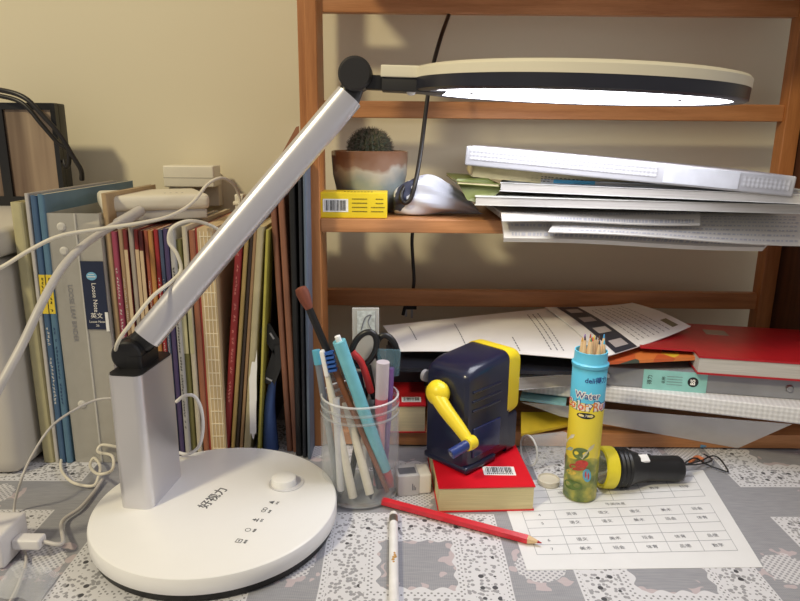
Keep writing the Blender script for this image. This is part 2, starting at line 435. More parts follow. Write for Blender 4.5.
# clear plastic loose-leaf binder
CB = clear('clear_binder_plastic', (206, 203, 196), .34, .2, .18)
x0, x1 = spine_at(55, YS), spine_at(106.5, YS); hb = P(60, 214, YS).z
cbn = root('loose_leaf_binder', (x0, YS+.002, .0005), 'clear plastic loose-leaf binder with a navy spine label beside the blue books', 'binder')
W_ = x1-x0
boxes('shell', [(0, W_, 0, .0012, 0, hb), (0, .0012, .0012, .20, 0, hb), (W_-.0012, W_, .0012, .20, 0, hb)], CB, cbn)
box('filler_paper', (.004, W_*.55, .012, .19, .004, hb-.02), pages('pages_grey_fill', (176, 170, 162)), cbn)
box('filler_paper', (W_*.57, W_-.003, .01, .19, .004, hb-.012), pages('pages_cream_fill', (206, 196, 174)), cbn)
box('spine_ridge', (W_*.535, W_*.56, -.0015, 0, 0, hb), clear('clear_ridge', (230, 228, 222), .5, .2), cbn)
for zz in (.25, .86, .95):
    lathe('rivet', [(0, .002), (.003, .0018), (.0045, 0), (0, 0)], clear('rivet_plastic', (225, 222, 215), .7, .2), cbn, 20, Matrix.Translation((W_*.27, -.0002, hb*zz)) @ Matrix.Rotation(PI/2, 4, 'X'))
la, lb = spine_at(83.5, YS)-x0, spine_at(106, YS)-x0; lz0, lz1 = P(95, 330, YS).z, P(95, 262, YS).z
box('spine_label', (la, lb, -.0012, -.0004, lz0, lz1), mat('navy_label', (28, 38, 66), .5), cbn)
F_ = Matrix.Rotation(PI/2, 4, 'X')
lc = (la+lb)/2
lathe('label_emblem', [(0, .0003), (.0052, .0003), (.0052, 0)], mat('emblem_blue', (120, 180, 215), .5), cbn, 24, Matrix.Translation((lc-.001, -.0012, lz1-.015)) @ F_, sy=.8)
boxes('emblem_stripe', [(lc-.005, lc+.003, -.0019, -.0015, lz1-.016, lz1-.0152), (lc-.004, lc+.002, -.0019, -.0015, lz1-.0135, lz1-.013)], WI, cbn)
text('label_text', 'Loose Note', .0062, WI, cbn, Matrix.Translation((lc, -.00135, lz1-.037)) @ F_ @ Matrix.Rotation(-PI/2, 4, 'Z'))
text('label_text', '英文', .0062, WI, cbn, Matrix.Translation((lc, -.00135, lz0+.014)) @ F_)
text('label_text', 'Loose Note', .0033, WI, cbn, Matrix.Translation((lc, -.00135, lz0+.008)) @ F_)
text('label_text', '26', .0033, WI, cbn, Matrix.Translation((lc, -.00135, lz0+.004)) @ F_)
box('price_sticker', (lb-.0028, lb+.0003, -.0016, -.0013, lz0-.002, lz0+.018), mat('label_white', (238, 238, 236), .5), cbn)
text('shell_lettering', 'LOOSE LEAF BINDER', .0065, GREYINK, cbn, Matrix.Translation((W_*.3, -.0003, hb*.62)) @ F_ @ Matrix.Rotation(-PI/2, 4, 'Z'))
# middle books
BK2 = [
 (107.5, 113.5, 193, (208, 172, 122), 'tan book with curved top edge rising above the white router', .13, 0),
 (114, 119.5, 232, (190, 66, 100), 'bright pink thin book right of the clear binder', .14, 0),
 (120, 125, 230, (196, 158, 118), 'light tan thin book right of the pink one', .15, 0),
 (125.7, 129.5, 230, (150, 40, 40), 'dark red-topped thin book right of the light tan one', .15, 0),
 (130.2, 135.5, 228, (190, 178, 164), 'greyish white book below the middle of the router', .15, 0),
 (136.2, 140.3, 230, (178, 44, 40), 'red-topped book with a pale lower spine left of the dark maroon one', .15, 0),
 (141, 145, 231, (116, 34, 30), 'dark maroon-topped thin book with pale lower spine', .15, 0),
 (145.6, 150, 231, (196, 92, 60), 'rusty orange thin book right of the maroon-topped one', .15, 0),
 (150.5, 155, 231, (222, 148, 66), 'yellow-orange thin book left of the crimson one', .15, 0),
 (155.4, 160.5, 230, (196, 36, 44), 'crimson thin book between the yellow-orange and slate blue ones', .16, 0),
 (161, 165, 230, (76, 94, 128), 'slate blue thin book right of the crimson one', .16, 0),
 (165.5, 170, 229, (84, 66, 120), 'purple thin book right of the slate blue one', .16, 0),
 (170.6, 176, 228, (200, 198, 196), 'light grey thin book with dark vertical lettering right of the purple one', .16, 0),
]
YM = YS + .008
for i, (a, b, ty, col, lab, dd, ln) in enumerate(BK2):
    xa, xb = P(a, 260, YM).x, P(b, 260, YM).x-.0002
    h = P(a, ty, YM).z if i else P(a, 194, YM).z
    r = book('paperback_book', xa, xb-xa, h, col, lab, Y=YM+random.uniform(-.002, .002), d=dd, pg=(200, 182, 150))
    if i in (3, 5, 6): box('spine_band', (.0002, xb-xa-.0002, -.0003, .0004, .02, h-.020), mat('pale_spine', (204, 180, 146), .6), r)
    if i in (1, 12): dprint(r, xb-xa, h, 0, (WI if i == 1 else INK), .5, -.0005, .15, .85, i)
    if i in (2, 9, 10, 7): dprint(r, xb-xa, h, 0, WI, .35, -.0005, .2, .8, i)
BK3 = [
 ('paperback_book', 177.5, 184, 240, (134, 128, 62), 'olive green book with a pale top half standing behind the lamp column', .17, YM+.004),
 ('paperback_book', 185, 190, 227, (226, 214, 184), 'cream thin book just right of the olive one', .17, YM+.004),
 ('paperback_book', 191.5, 197.5, 231, (188, 110, 74), 'brownish orange thin book left of the thread-bound one', .17, YM+.006),
]
for nm, a, b, ty, col, lab, dd, yy in BK3:
    xa, xb = P(a, 280, yy).x, P(b, 280, yy).x-.0003
    r = book(nm, xa, xb-xa, P(a, ty, yy).z, col, lab, Y=yy, d=dd)
    if 'olive' in lab: box('spine_band', (.0003, xb-xa-.0003, -.0003, .0003, .12, .21), mat('pale_spine_olive', (196, 190, 150), .6), r)
# thread-bound stack
yy = YM+.008; xa, xb = P(199.5, 300, yy).x, P(217, 300, yy).x; hh = P(205, 229, yy).z
tb = root('thread_bound_book', (xa, yy, .0005), 'thick book with exposed thread-sewn spine and reddish left edge', 'book', 'upright books in the desk row')
box('page_block', (.002, xb-xa, 0, .18, 0, hh), pages('pages_sewn', (206, 182, 142), 'x', 420, .35), tb)
box('cover', (0, .002, 0, .18, 0, hh), mat('cover_dark_red', (150, 54, 44)), tb)
sl = []; z = .01
while z < hh-.005: sl.append((.004, xb-xa-.001, -.0006, 0, z, z+.0009)); z += .0145
for k in range(4):
    x = .0045+k*(xb-xa-.006)/3.2; sl.append((x, x+.0007, -.0005, 0, .004, hh-.003))
boxes('binding_threads', sl, mat('thread_cream', (236, 224, 196), .7), tb)
# leaning books to the right of it: foot pixel at y≈450, head pixel, tops hidden behind the arm
def leaning(nm, foot, head, wpx, col, lab, Y, d=.19, hard=False, pg=(206, 190, 150), group='leaning books and folders beside the shelf rack'):
    a = G(foot[0], foot[1], 0); Y = Y
    a = P(foot[0], foot[1], Y); b = P(head[0], head[1], Y); a.z = 0; ln = math.degrees(math.atan2(b.x-a.x, b.z))
    t = wpx / FPX * (Y*.97+.08*.6)
    h = math.hypot(b.x-a.x, b.z)
    r = book(nm, a.x, t, h, col, lab, Y=Y, d=d, lean=ln, hard=hard, pg=pg, group=group)
    r.location.z += max(0, math.sin(math.radians(ln)) * t) + .0005
    return r, t, h
yl = YS+.022
r, t_, h_ = leaning('hardback_book', (222, 449), (236, 233), 7.0, (170, 34, 38), 'red book with white spine lettering, leaning against its neighbours', yl, hard=True)
dprint(r, t_, h_, 0, mat('print_pink', (226, 150, 140), .6), .45, -.0004, .25, .92, 21)
leaning('paperback_book', (230, 449), (245.5, 225), 3.8, (190, 156, 84), 'tan-yellow thin book leaning on the right of the red one', yl)
leaning('paperback_book', (234.5, 449), (250, 232), 3.6, (60, 44, 34), 'dark brown thin book leaning between two tan ones', yl+.002)
leaning('paperback_book', (239, 449), (254, 228), 3.2, (176, 134, 90), 'light brown thin book right of the dark brown one', yl+.002)
leaning('paperback_book', (243, 449), (257, 228), 7, (204, 190, 146), 'wide cream book left of the thin lime-yellow one', yl+.001)
leaning('paperback_book', (257, 449), (266, 231), 2.6, (208, 196, 70), 'thin lime-yellow booklet standing almost upright', yl)
# dark recess contents: patterned dark folder with black clip, white bundle and blue item
r, t_, h_ = leaning('document_folder', (263, 449), (269.5, 262), 4, (70, 42, 28), 'dark brown folder standing back between the lime booklet and the terracotta folders', yl+.03)
ct = root('binder_clip', P(276, 360, yl+.018), 'large black metal clip hanging before the dark brown folder', 'clip')
cM = P(0, 0, 1)*0
def strip3(name, pts, wd, th, m, parent, ref):
    V, F = [], []
    for i, p in enumerate(pts):
        p = Vector(p); q = Vector(pts[min(i+1, len(pts)-1)]) - Vector(pts[max(i-1, 0)]); s = Vector((q.z, 0, -q.x)).normalized()*wd/2
        V += [p+s-ref, p-s-ref, p-s+Vector((0, th, 0))-ref, p+s+Vector((0, th, 0))-ref]
    for i in range(len(pts)-1):
        for k in range(4): F.append((i*4+k, i*4+(k+1) % 4, i*4+4+(k+1) % 4, i*4+4+k))
    F += [(3, 2, 1, 0), tuple(len(V)-4+i for i in range(4))]
    return link(name, V, F, m, parent)
yc = yl+.012; ref = ct.location
strip3('clip_arm', [P(264, 326, yc), P(272, 340, yc), P(280, 352, yc)], .014, .003, BLACKP, ct, ref)
strip3('clip_arm', [P(280, 350, yc), P(274, 368, yc), P(268, 384, yc)], .014, .003, BLACKP, ct, ref)
strip3('clip_hinge', [P(279, 345, yc-.001), P(281, 358, yc-.001)], .012, .005, BLACKP, ct, ref)
for a_, b_ in (((270, 333), (274, 339)), ((266, 378), (272, 381))):
    strip3('clip_steel_strip', [P(a_[0], a_[1], yc-.001), P(b_[0], b_[1], yc-.001)], .002, .001, mat('steel', (170, 170, 172), .3, 1.0), ct, ref)  # thin steel strip laid on the black clip arm
tag(Sheet(P(250, 436, yl-.003), P(256, 436, yl-.004), P(257, 352, yl-.004), P(249, 374, yl-.003), lambda u, v: .004*math.sin(17*v+9*u)).build('crumpled_paper', PAPER, nx=8, ny=8), 'small crumpled white paper sticking out before the wide cream book', 'paper')
tag(tube('blue_pouch', [P(271, 449, yl+.014), P(270, 425, yl+.014), P(270, 402, yl+.014), P(273, 380, yl+.016)], .006, mat('blue_cloth', (58, 84, 140), .6, bump=.3), radii=(.009, .004)), 'crumpled blue pouch squeezed upright behind the lamp base', 'pouch')
# tall folders by the upright
r, t_, h_ = leaning('kraft_folder', (287, 452), (270, 205), 5.5, (160, 98, 70), 'terracotta brown folder leaning left, the left of two', YS+.03, .15)
r, t_, h_ = leaning('kraft_folder', (293, 453), (277, 192), 6.5, (176, 110, 80), 'terracotta brown folder leaning left, the right of two, taller', YS+.028, .15)
r, t_, h_ = leaning('document_folder', (296, 458), (288, 178), 6.5, (24, 24, 28), 'black folder leaning beside the terracotta folders', YS+.020, .155)
r, t_, h_ = leaning('document_folder', (303, 462), (297.5, 160), 3.6, (38, 42, 54), 'black glossy folder right of the plain black one', YS+.016, .155)
r, t_, h_ = leaning('document_folder', (308, 465), (302.5, 162), 3.0, (104, 122, 148), 'slim blue-grey folder standing against the rack upright', YS+.012, .16)
kf = Sheet(P(262, 190, .74), P(300, 190, .74), P(299, 126, .76), P(296, 127, .76), None)
tag(kf.build('kraft_envelope', mat('kraft_brown', (138, 88, 58), .7), nx=4, ny=8, th=.002), 'dark kraft envelope whose pointed top rises above the lamp arm', 'envelope')

# ================================================================ ROUTER, ADAPTER
rt = root('wifi_router', (0, 0, 0), 'white flat router lying on top of the books', 'router')
rc = P(155, 208, .715); rz = max(P(a, 228, YM).z for a in (115, 170)) + .003
MR = Matrix.Translation((rc.x-.001, .712, rz)) @ Matrix.Rotation(math.radians(27), 4, 'Z')
rt.matrix_world = MR
box('body', (-.053, .053, -.045, .045, .010, .026), CREAMP, rt, .006)
box('base_plate', (-.050, .050, -.042, .042, 0, .0105), mat('grey_plastic_light', (188, 184, 178), .45), rt, .002)
boxes('indicator_marks', [(.01+i*.006, .012+i*.006, -.02, -.018, .0259, .0261) for i in range(4)], GREYINK, rt)
ad = root('plug_adapter', (0, 0, 0), 'white block plug adapter mounted on the wall above the router', 'adapter')
ya = .86
a0, a1 = P(164, 187, ya), P(213, 166, ya)
box('body', (a0.x, a1.x, ya, WALLY-.02, a0.z, a1.z), CREAMP, ad, .002)
box('neck', (a0.x+.004, a0.x+.03, ya+.006, WALLY-.024, a0.z-.03, a0.z), CREAMP, ad, .001)
box('wall_plate', (a0.x+.004, a1.x-.004, WALLY-.02, WALLY, a0.z-.028, a1.z-.012), CREAMP, ad, .002)
box('seam', (a0.x+.0003, a1.x-.0003, ya-.0004, ya+.001, (a0.z+a1.z)/2-.002, (a0.z+a1.z)/2-.0012), mat('seam_grey', (176, 170, 158)), ad)
CW = mat('white_cable', (226, 220, 204), .45, var=.03); CW2 = mat('grey_white_cable', (196, 192, 188), .4, var=.05)
tag(tube('data_cable', [Vector((-.60,.46,.004)), Vector((-.50,.45,.05)), Vector((-.44,.47,.16)), P(-25,276,.50), P(0,268,.51), P(30,250,.525), P(60,236,.54), P(100,229,.56), P(140,223,.575), P(170,216,.60), P(192,203,.64), P(208,184,.68), P(222,178,.70), P(234,185,.72), P(239,196,.73), P(240,212,.73)], .0017, CW), 'thin cream cable sweeping in from the left edge and arching up by the lamp arm', 'cable')
c2 = root('data_cable', P(132, 216, .62), 'thick greyish white cable rising from the left edge to the router front', 'cable')
o = tube('cord', [Vector((-.52,.44,.004)), Vector((-.42,.43,.02)), P(-60,480,.44), P(-20,425,.45), P(0,386,.46), P(22,345,.48), P(42,303,.50), P(62,268,.53), P(84,245,.56), P(108,229,.60), P(125,220,.63)], .0034, CW2); o.parent = c2; o.matrix_parent_inverse = Matrix.Translation(-c2.location)
o = tube('plug', [P(118,224,.62), P(130,217,.64), P(140,211,.66)], .0055, CW2, curve=False); o.parent = c2; o.matrix_parent_inverse = Matrix.Translation(-c2.location)
pc = root('cable_plug', P(238, 198, .735), 'small cream plug standing behind the lamp arm above the books', 'plug')
box('plug_body', (-.004, .006, 0, .012, -.012, .004), CREAMP, pc, .0015)
box('plug_collar', (-.006, .008, -.001, .013, -.008, -.004), CREAMP, pc, .001)

# ================================================================ DESK LAMP
ALU = NT('brushed_aluminium'); fz = ALU.noise(260, 2, (1, 1, .03)); ALU.b.inputs['Metallic'].default_value = .78
ALU.b.inputs['Base Color'].default_value = lin((220, 219, 224)); ALU.l(ALU.math('MULTIPLY_ADD', fz, .10, .26), ALU.b.inputs['Roughness']); ALU = ALU.m
zb = .023
pl, pr = G(84.5, 525, zb), G(333, 525, zb)
lamp_c = Vector(((G(84, 520, zb).x + G(333, 508, zb).x) / 2, (G(209, 448, zb).y + G(195, 586, zb).y) / 2 + .006, 0))
Rb = .1065
lm = root('desk_lamp', (lamp_c.x, lamp_c.y, 0), 'white and silver desk lamp with round base and glowing ring head', 'lamp')
LL = Vector((lamp_c.x, lamp_c.y, 0))
lathe('rubber_foot', [(0, 0), (Rb-.006, 0), (Rb-.003, .001), (Rb-.003, .0075), (0, .0075)], BLACKP, lm, 96)
lathe('base', [(0, .0078), (Rb-.001, .0078), (Rb, .009), (Rb, .0195), (Rb-.0008, .0218), (Rb-.003, zb), (0, zb)], mat('lamp_white', (243, 243, 244), .35, var=.005), lm, 128)
# column
cf, cr = G(159.5, 510, zb), G(190, 476, zb); cl = G(121, 502, zb)
ang = math.atan2(cr.y-cf.y, cr.x-cf.x) - PI/2
cw, cd = .030, .064
MC = Matrix.Translation(cf - LL + Vector((-cw/2 - .003, cd/2 + .001, 0))) @ Matrix.Rotation(ang*.8, 4, 'Z')
ctop = P(145, 376, cf.y+.003).z - zb
def rrect(w_, d_, r_, n=8):
    out = []
    for cx, cy, a0 in ((w_/2-r_, d_/2-r_, 0), (-w_/2+r_, d_/2-r_, PI/2), (-w_/2+r_, -d_/2+r_, PI), (w_/2-r_, -d_/2+r_, 1.5*PI)):
        out += [(cx+r_*math.cos(a0+PI/2*k/n), cy+r_*math.sin(a0+PI/2*k/n)) for k in range(n+1)]
    return out
def prism(name, prof, z0, z1, m, parent, M=None, bevel=0):
    n = len(prof); V = [Vector((x, y, z)) for z in (z0, z1) for x, y in prof]
    if M: V = [M @ v for v in V]
    F = [(i, (i+1) % n, n+(i+1) % n, n+i) for i in range(n)] + [tuple(range(n))[::-1], tuple(range(n, 2*n))]
    return link(name, V, F, m, parent, smooth=True, bevel=0)
prism('column', rrect(cw, cd, .007), 0, ctop, ALU, lm, MC)
prism('column_cap', rrect(cw-.0015, cd-.0015, .0065), ctop, ctop+.0012, BLACKP, lm, MC)
# lower joint
ctopw = MC @ Vector((0, 0, ctop)) + LL
J0 = P(133, 351, cf.y+.032)
prism('joint_block', rrect(.018, .034, .003), ctop+.001, ctop+.012, BLACKP, lm, MC)
Yj = .60
J1 = P(356, 75, Yj)
A0, A1 = P(147, 337, cf.y+.035), P(349, 97, Yj-.003)
ax = (A1-A0).normalized()
side = Vector((-ax.z, 0, ax.x)).normalized() # in the picture plane, across the arm
side = (side - ax*side.dot(ax)).normalized(); nrm = ax.cross(side).normalized()
hx = Vector((0, 1, 0)) - ax*ax.y; hx.normalize()
MY = Matrix.Rotation(-PI/2, 4, 'X')   # z -> +y
lathe('lower_hinge', [(0, -.0155), (.0115, -.0155), (.013, -.014), (.013, .014), (.0115, .0155), (0, .0155)], BLACKP, lm, 36, Matrix.Translation(J0-LL) @ MY)
lathe('lower_hinge_ring', [(.0132, -.004), (.0137, -.003), (.0137, .003), (.0132, .004)], mat('gloss_black', (14, 14, 16), .15), lm, 36, Matrix.Translation(J0-LL) @ MY)
def armtube(name, a, b, wa, wb, th, m):
    V, F = [], []; n = 28
    for p, w_ in ((a, wa), (b, wb)):
        for k in range(n):
            c_, s_ = math.cos(2*PI*k/n), math.sin(2*PI*k/n)
            e = lambda v: math.copysign(abs(v)**.7, v)
            V.append(p - LL + side*e(c_)*w_/2 + nrm*e(s_)*th/2)
    F = [(k, (k+1) % n, n+(k+1) % n, n+k) for k in range(n)] + [tuple(range(n))[::-1], tuple(range(n, 2*n))]
    return link(name, V, F, m, lm, smooth=True)
armtube('arm', A0, A1, .0255, .0255, .020, ALU)
armtube('arm_collar', J0+ax*.004, A0+ax*.0008, .020, .0225, .0175, BLACKP)
armtube('arm_collar', A1-ax*.0008, J1-ax*.002+Vector((.003,0,0)), .0225, .018, .0175, BLACKP)
lathe('upper_hinge', [(0, -.016), (.0125, -.016), (.0145, -.014), (.0145, .014), (.0125, .016), (0, .016)], mat('hinge_black', (38, 37, 38), .45), lm, 40, Matrix.Translation(J1-LL) @ MY)
# head
HC = P(573, 80, .60); zn_, zf_ = P(566, 90.5, .461).z, P(585, 104, .739).z; hz0 = (zn_+zf_)/2; Rh = 159.0/FPX*(.60*.97-.008)
HX = HC.x; HY = .60; TH = .0205
HROT = Matrix.Rotation(math.radians(1.9), 4, 'Y') @ Matrix.Rotation(math.atan2(zf_-zn_, .278), 4, 'X')
HP_ = Vector((HX, HY, hz0))
Mh = Matrix.Translation(HP_ - LL) @ HROT
CRH = mat('lamp_cream', (232, 226, 204), .4, var=.01); NVY = mat('head_dark', (36, 38, 50), .35)
hz = TH
lathe('head_shell', [(0, hz), (Rh-.006, hz), (Rh-.002, hz-.0008), (Rh, hz-.003), (Rh, hz*.52), (0, hz*.52)], CRH, lm, 128, Mh)
lathe('head_rim', [(Rh-.0005, hz*.52), (Rh-.0008, .0015), (Rh-.003, 0), (Rh-.011, 0), (Rh-.012, .0012), (Rh-.012, .003)], NVY, lm, 128, Mh)
em = bpy.data.materials.new('led_diffuser'); em.use_nodes = True; nt = em.node_tree; nt.nodes.clear()
e_ = nt.nodes.new('ShaderNodeEmission'); o_ = nt.nodes.new('ShaderNodeOutputMaterial'); e_.inputs[0].default_value = (.94, .94, 1, 1); e_.inputs[1].default_value = LAMP_STRENGTH
nt.links.new(e_.outputs[0], o_.inputs[0])
lathe('light_ring', [(Rh-.0118, .0009), (Rh-.050, .0009)], em, lm, 128, Mh)
lathe('light_centre', [(Rh-.053, .0016), (0, .0016)], em, lm, 96, Mh)
lathe('ring_groove', [(Rh-.0500, .0008), (Rh-.053, .0008), (Rh-.053, .004), (Rh-.0500, .004)], mat('groove_grey', (170, 172, 178)), lm, 96, Mh)
# neck between hinge and head
nx1 = HX - Rh + .03
def neck(name, x0, x1, z0, z1, w0, w1, m, bevel=.001):
    V = [(x0, HY-w0, z0), (x1, HY-w1, z0), (x1, HY+w1, z0), (x0, HY+w0, z0), (x0, HY-w0, z1), (x1, HY-w1, z1), (x1, HY+w1, z1), (x0, HY+w0, z1)]
    V = [HROT @ (Vector(v)-HP_) + HP_ - LL for v in V]
    return link(name, V, [(0,3,2,1),(4,5,6,7),(0,1,5,4),(1,2,6,5),(2,3,7,6),(3,0,4,7)], m, lm, bevel=bevel)
nxa = P(380, 80, HY-.02).x
neck('neck_cover', nxa, nx1, hz0+TH*.50, hz0+TH-.0006, .019, .030, CRH)
neck('neck', nxa+.001, nx1-.002, hz0-.001, hz0+TH*.50, .017, .027, mat('hinge_black', (38, 37, 38), .45))
neck('neck_bracket', P(366, 80, HY).x, nxa+.003, hz0+.000, hz0+.012, .010, .010, BLACKP)
lathe('sensor_dot', [(0, -.003), (.003, -.0022), (.004, 0)], WHITEP, lm, 20, Matrix.Translation(HROT @ (Vector((P(411, 95, HY-.01).x, HY-.01, hz0-.001))-HP_) + HP_ - LL))
# knob, touch icons and lettering on the base
kc = G(284, 484, zb) - LL
lathe('dimmer_dial', [(.0165, zb+.0002), (.0165, zb+.0006), (.0145, zb+.0006), (0, zb+.0006)], mat('dial_recess', (214, 214, 220), .3), lm, 48, Matrix.Translation((kc.x+.002, kc.y+.002, 0)))
lathe('dimmer_knob', [(0, zb+.008), (.0098, zb+.008), (.0112, zb+.0070), (.0118, zb+.0006), (0, zb+.0006)], WHITEP, lm, 48, Matrix.Translation((kc.x, kc.y, 0)))
ICON = mat('icon_grey', (96, 98, 104), .5)
ta, tb2 = G(201, 507, zb), G(226, 489, zb); rot = math.atan2(tb2.y-ta.y, tb2.x-ta.x) + .12
mid = (ta+tb2)/2 - LL
text('brand_lettering', '好视力', .0118, ICON, lm, Matrix.Translation((mid.x, mid.y, zb+.0001)) @ Matrix.Rotation(rot, 4, 'Z'), bold=.00018)
ipx = [(239, 541), (248, 530), (255.5, 520), (263.5, 511), (271.5, 502.5)]; ic = '回☼♟∞▲'
g0, g1 = G(*ipx[0], zb), G(*ipx[-1], zb); rot2 = math.atan2(g1.y-g0.y, g1.x-g0.x)
def ring(name, r0, r1, M, m, parent, n=24): 
    return lathe(name, [(r1, 0), (r0, 0)], m, parent, n, M)
for i, (a, b) in enumerate(ipx):
    p = G(a, b, zb) - LL; M = Matrix.Translation((p.x, p.y, zb+.0002)) @ Matrix.Rotation(rot2, 4, 'Z')
    if i == 0: boxes('touch_icon', [(-.0025, .0025, .002, .0025, 0, .0001), (-.0025, .0025, -.0025, -.002, 0, .0001), (-.0025, -.002, -.002, .002, 0, .0001), (.002, .0025, -.002, .002, 0, .0001), (-.001, .001, -.0005, .0005, 0, .0001)], ICON, lm, M=M)
    elif i == 1: ring('touch_icon', .0019, .0025, M, ICON, lm)
    elif i == 2: boxes('touch_icon', [(-.0006, .0006, -.002, .0025, 0, .0001), (-.0024, .0024, -.0025, -.0016, 0, .0001), (-.0018, .0018, .0002, .0009, 0, .0001)], ICON, lm, M=M)
    elif i == 3: ring('touch_icon', .0014, .0021, M, ICON, lm); ring('touch_icon', .0014, .0021, M @ Matrix.Translation((.0034, 0, 0)), ICON, lm)
    else: quads('touch_icon', [(M @ Vector((-.0025, -.002, .0001)), M @ Vector((.0028, -.002, .0001)), M @ Vector((.0002, .0028, .0001)))], ICON, lm)
    text('icon_caption', ['阅读', '电脑', '书写', '休闲', '开关'][i], .0025, ICON, lm, M @ Matrix.Translation((.0005, -.0058, 0)))

# ================================================================ CABLES NEAR THE LAMP
yy = cf.y
tag(tube('lamp_cable', [P(121,362,yy+.035), P(116,352,yy+.02), P(119,340,yy+.01), P(132,322,yy+.01), P(152,297,yy+.02), P(172,281,yy+.04), P(181,270,yy+.05), P(177,254,yy+.05), P(169,242,yy+.05), P(172,228,yy+.05), P(188,221,yy+.06), P(207,224,yy+.08), P(226,234,yy+.1)], .0016, CW), 'thin cream cable looping up from the lamp joint before the books', 'cable')
tag(tube('lamp_cable', [P(176,402,.60), P(184,396,.60), P(194,396,.60), P(201,408,.60), P(203,428,.60), P(199,446,.60), P(188,454,.60), P(176,452,.60)], .0017, mat('white_cable_bright', (232, 230, 228), .4)), 'white cable loop showing on the right side of the lamp column', 'cable')
o = tube('coiled_cable', [G(118,441,.02), G(90,444,.012), G(66,452,.004), G(61,468,.004), G(72,482,.004), G(92,486,.004), G(98,478,.006), G(100,466,.010), G(94,458,.010), G(90,466,.008), G(98,474,.028), G(112,470,.029), G(112,456,.029), G(98,452,.02), G(102,445,.024), G(118,447,.028)], .0015, CW)
tag(o, 'white cable coiled on the cloth just left of the lamp column', 'cable')
tag(tube('thin_cable', [P(112,398,.60), P(96,400,.60), P(76,409,.585), P(52,426,.57), P(34,452,.55), P(22,478,.53), G(14,512,.003), G(22,545,.003), G(26,562,.003), G(16,590,.003), G(4,612,.003)], .0012, CW2), 'thin greyish cable falling in a curve down the left of the desk', 'cable')
# charger
ch = root('usb_charger', (0, 0, 0), 'white charger block with cable on the cloth at the left edge', 'charger')
g = G(3, 574, .0); gx_ = g.x; gy_ = g.y
box('charger_body', (gx_-.05, gx_-.001, gy_+.004, gy_+.042, .001, .03), mat('charger_white', (226, 224, 226), .35, var=.01), ch, .003)
box('usb_plug', (gx_-.001, gx_+.022, gy_+.016, gy_+.028, .010, .019), mat('charger_white', (226, 224, 226), .35, var=.01), ch, .002)
tube('cord', [Vector((gx_+.022, gy_+.022, .0145)), Vector((gx_+.036, gy_+.025, .011)), G(62,522,.005), G(80,508,.004), G(94,492,.003), G(102,480,.004)], .0017, CW2, ch)
# clear wrapper
wr = Sheet(G(-10, 600, .002), G(40, 604, .002), G(60, 572, .002), G(14, 560, .002), lambda u, v: .007*math.sin(PI*u)*math.sin(PI*min(1, v+.15)) + .0012*(1+math.sin(13*u+5*v)))
wr.c[0].z = wr.c[1].z = wr.c[2].z = wr.c[3].z = .0012
tag(wr.build('plastic_wrapper', clear('wrapper_film', (222, 226, 234), .06, .10, .12), nx=24, ny=12), 'crumpled clear plastic wrapper at the bottom left corner', 'wrapper')

# ================================================================ ON THE SHELF
zsf = zs1
# cactus
cy = YF + .075; pc_ = P(370, 200, cy); pw = 38/FPX*(cy*.97+.01)
pt = root('potted_cactus', (pc_.x, cy, zsf), 'small round spiny cactus in a glazed pot on the shelf', 'potted plant')
pz = P(370, 152, cy-pw).z - zsf
t = NT('glazed_ceramic'); c = t.coord(); sp = t.n('ShaderNodeSeparateXYZ'); t.l(c, sp.inputs[0])
hgt = t.math('ADD', t.math('MULTIPLY', sp.outputs[2], 1/pz), t.math('MULTIPLY', t.math('SUBTRACT', t.noise(28, 3, vec=c), .5), .55))
r = t.n('ShaderNodeValToRGB'); t.l(hgt, r.inputs[0]); e = r.color_ramp.elements
e[0].position = .5; e[0].color = lin((134, 144, 146)); e[1].position = .95; e[1].color = lin((122, 88, 68))
k_ = e.new(.68); k_.color = lin((176, 170, 158)); k_ = e.new(.76); k_.color = lin((138, 110, 94))
t.l(r.outputs[0], t.b.inputs['Base Color']); t.b.inputs['Roughness'].default_value = .12; t.bump(t.noise(16, 2, vec=c), .25, .003)
lathe('pot', [(0, .001), (pw*.62, .001), (pw*.70, .004), (pw*.86, pz*.3), (pw*.97, pz*.62), (pw, pz*.9), (pw, pz), (pw*.96, pz+.0008), (pw*.92, pz), (pw*.90, pz*.85), (0, pz*.85)], t.m, pt, 56)
lathe('soil', [(0, pz*.9), (pw*.85, pz*.9), (pw*.905, pz*.86)], mat('soil_brown', (60, 44, 34), .95, var=.4, scale=300, bump=.5), pt, 32)
cr_ = 20.5/FPX*(cy*.97)
def cact():
    V, F = [], []; n, mm = 44, 14
    for j in range(mm+1):
        th = PI*.5*(1-j/mm)*1.25 if 0 else (PI*.62)*(1-j/mm)
        for k in range(n):
            rr = cr_*(1+.07*math.cos(k*PI))
            V.append(Vector((rr*math.sin(th)*math.cos(2*PI*k/n), rr*math.sin(th)*math.sin(2*PI*k/n), rr*math.cos(th)*.9 + pz*.98+.004)))
    for j in range(mm):
        for k in range(n): F.append((j*n+k, j*n+(k+1) % n, (j+1)*n+(k+1) % n, (j+1)*n+k))
    return V, F
V, F = cact(); link('cactus_body', V, F, mat('cactus_green', (62, 66, 50), .8, var=.3, scale=120), pt, smooth=True)
V, F = [], []; rnd = random.Random(5)
for j in range(900):
    th = math.acos(1-rnd.random()*1.3); ph = rnd.random()*2*PI
    dn = Vector((math.sin(th)*math.cos(ph), math.sin(th)*math.sin(ph), math.cos(th)*.9)); p = dn*cr_ + Vector((0, 0, pz*.98+.004))
    dd = (dn + Vector([rnd.uniform(-.5, .5) for _ in range(3)])).normalized(); s = dn.orthogonal().normalized()*.0005; u = dn.cross(s)
    n = len(V); V += [p+s, p-s*.5+u, p-s*.5-u, p+dd*.0055]; F += [(n, n+1, n+3), (n+1, n+2, n+3), (n+2, n, n+3)]
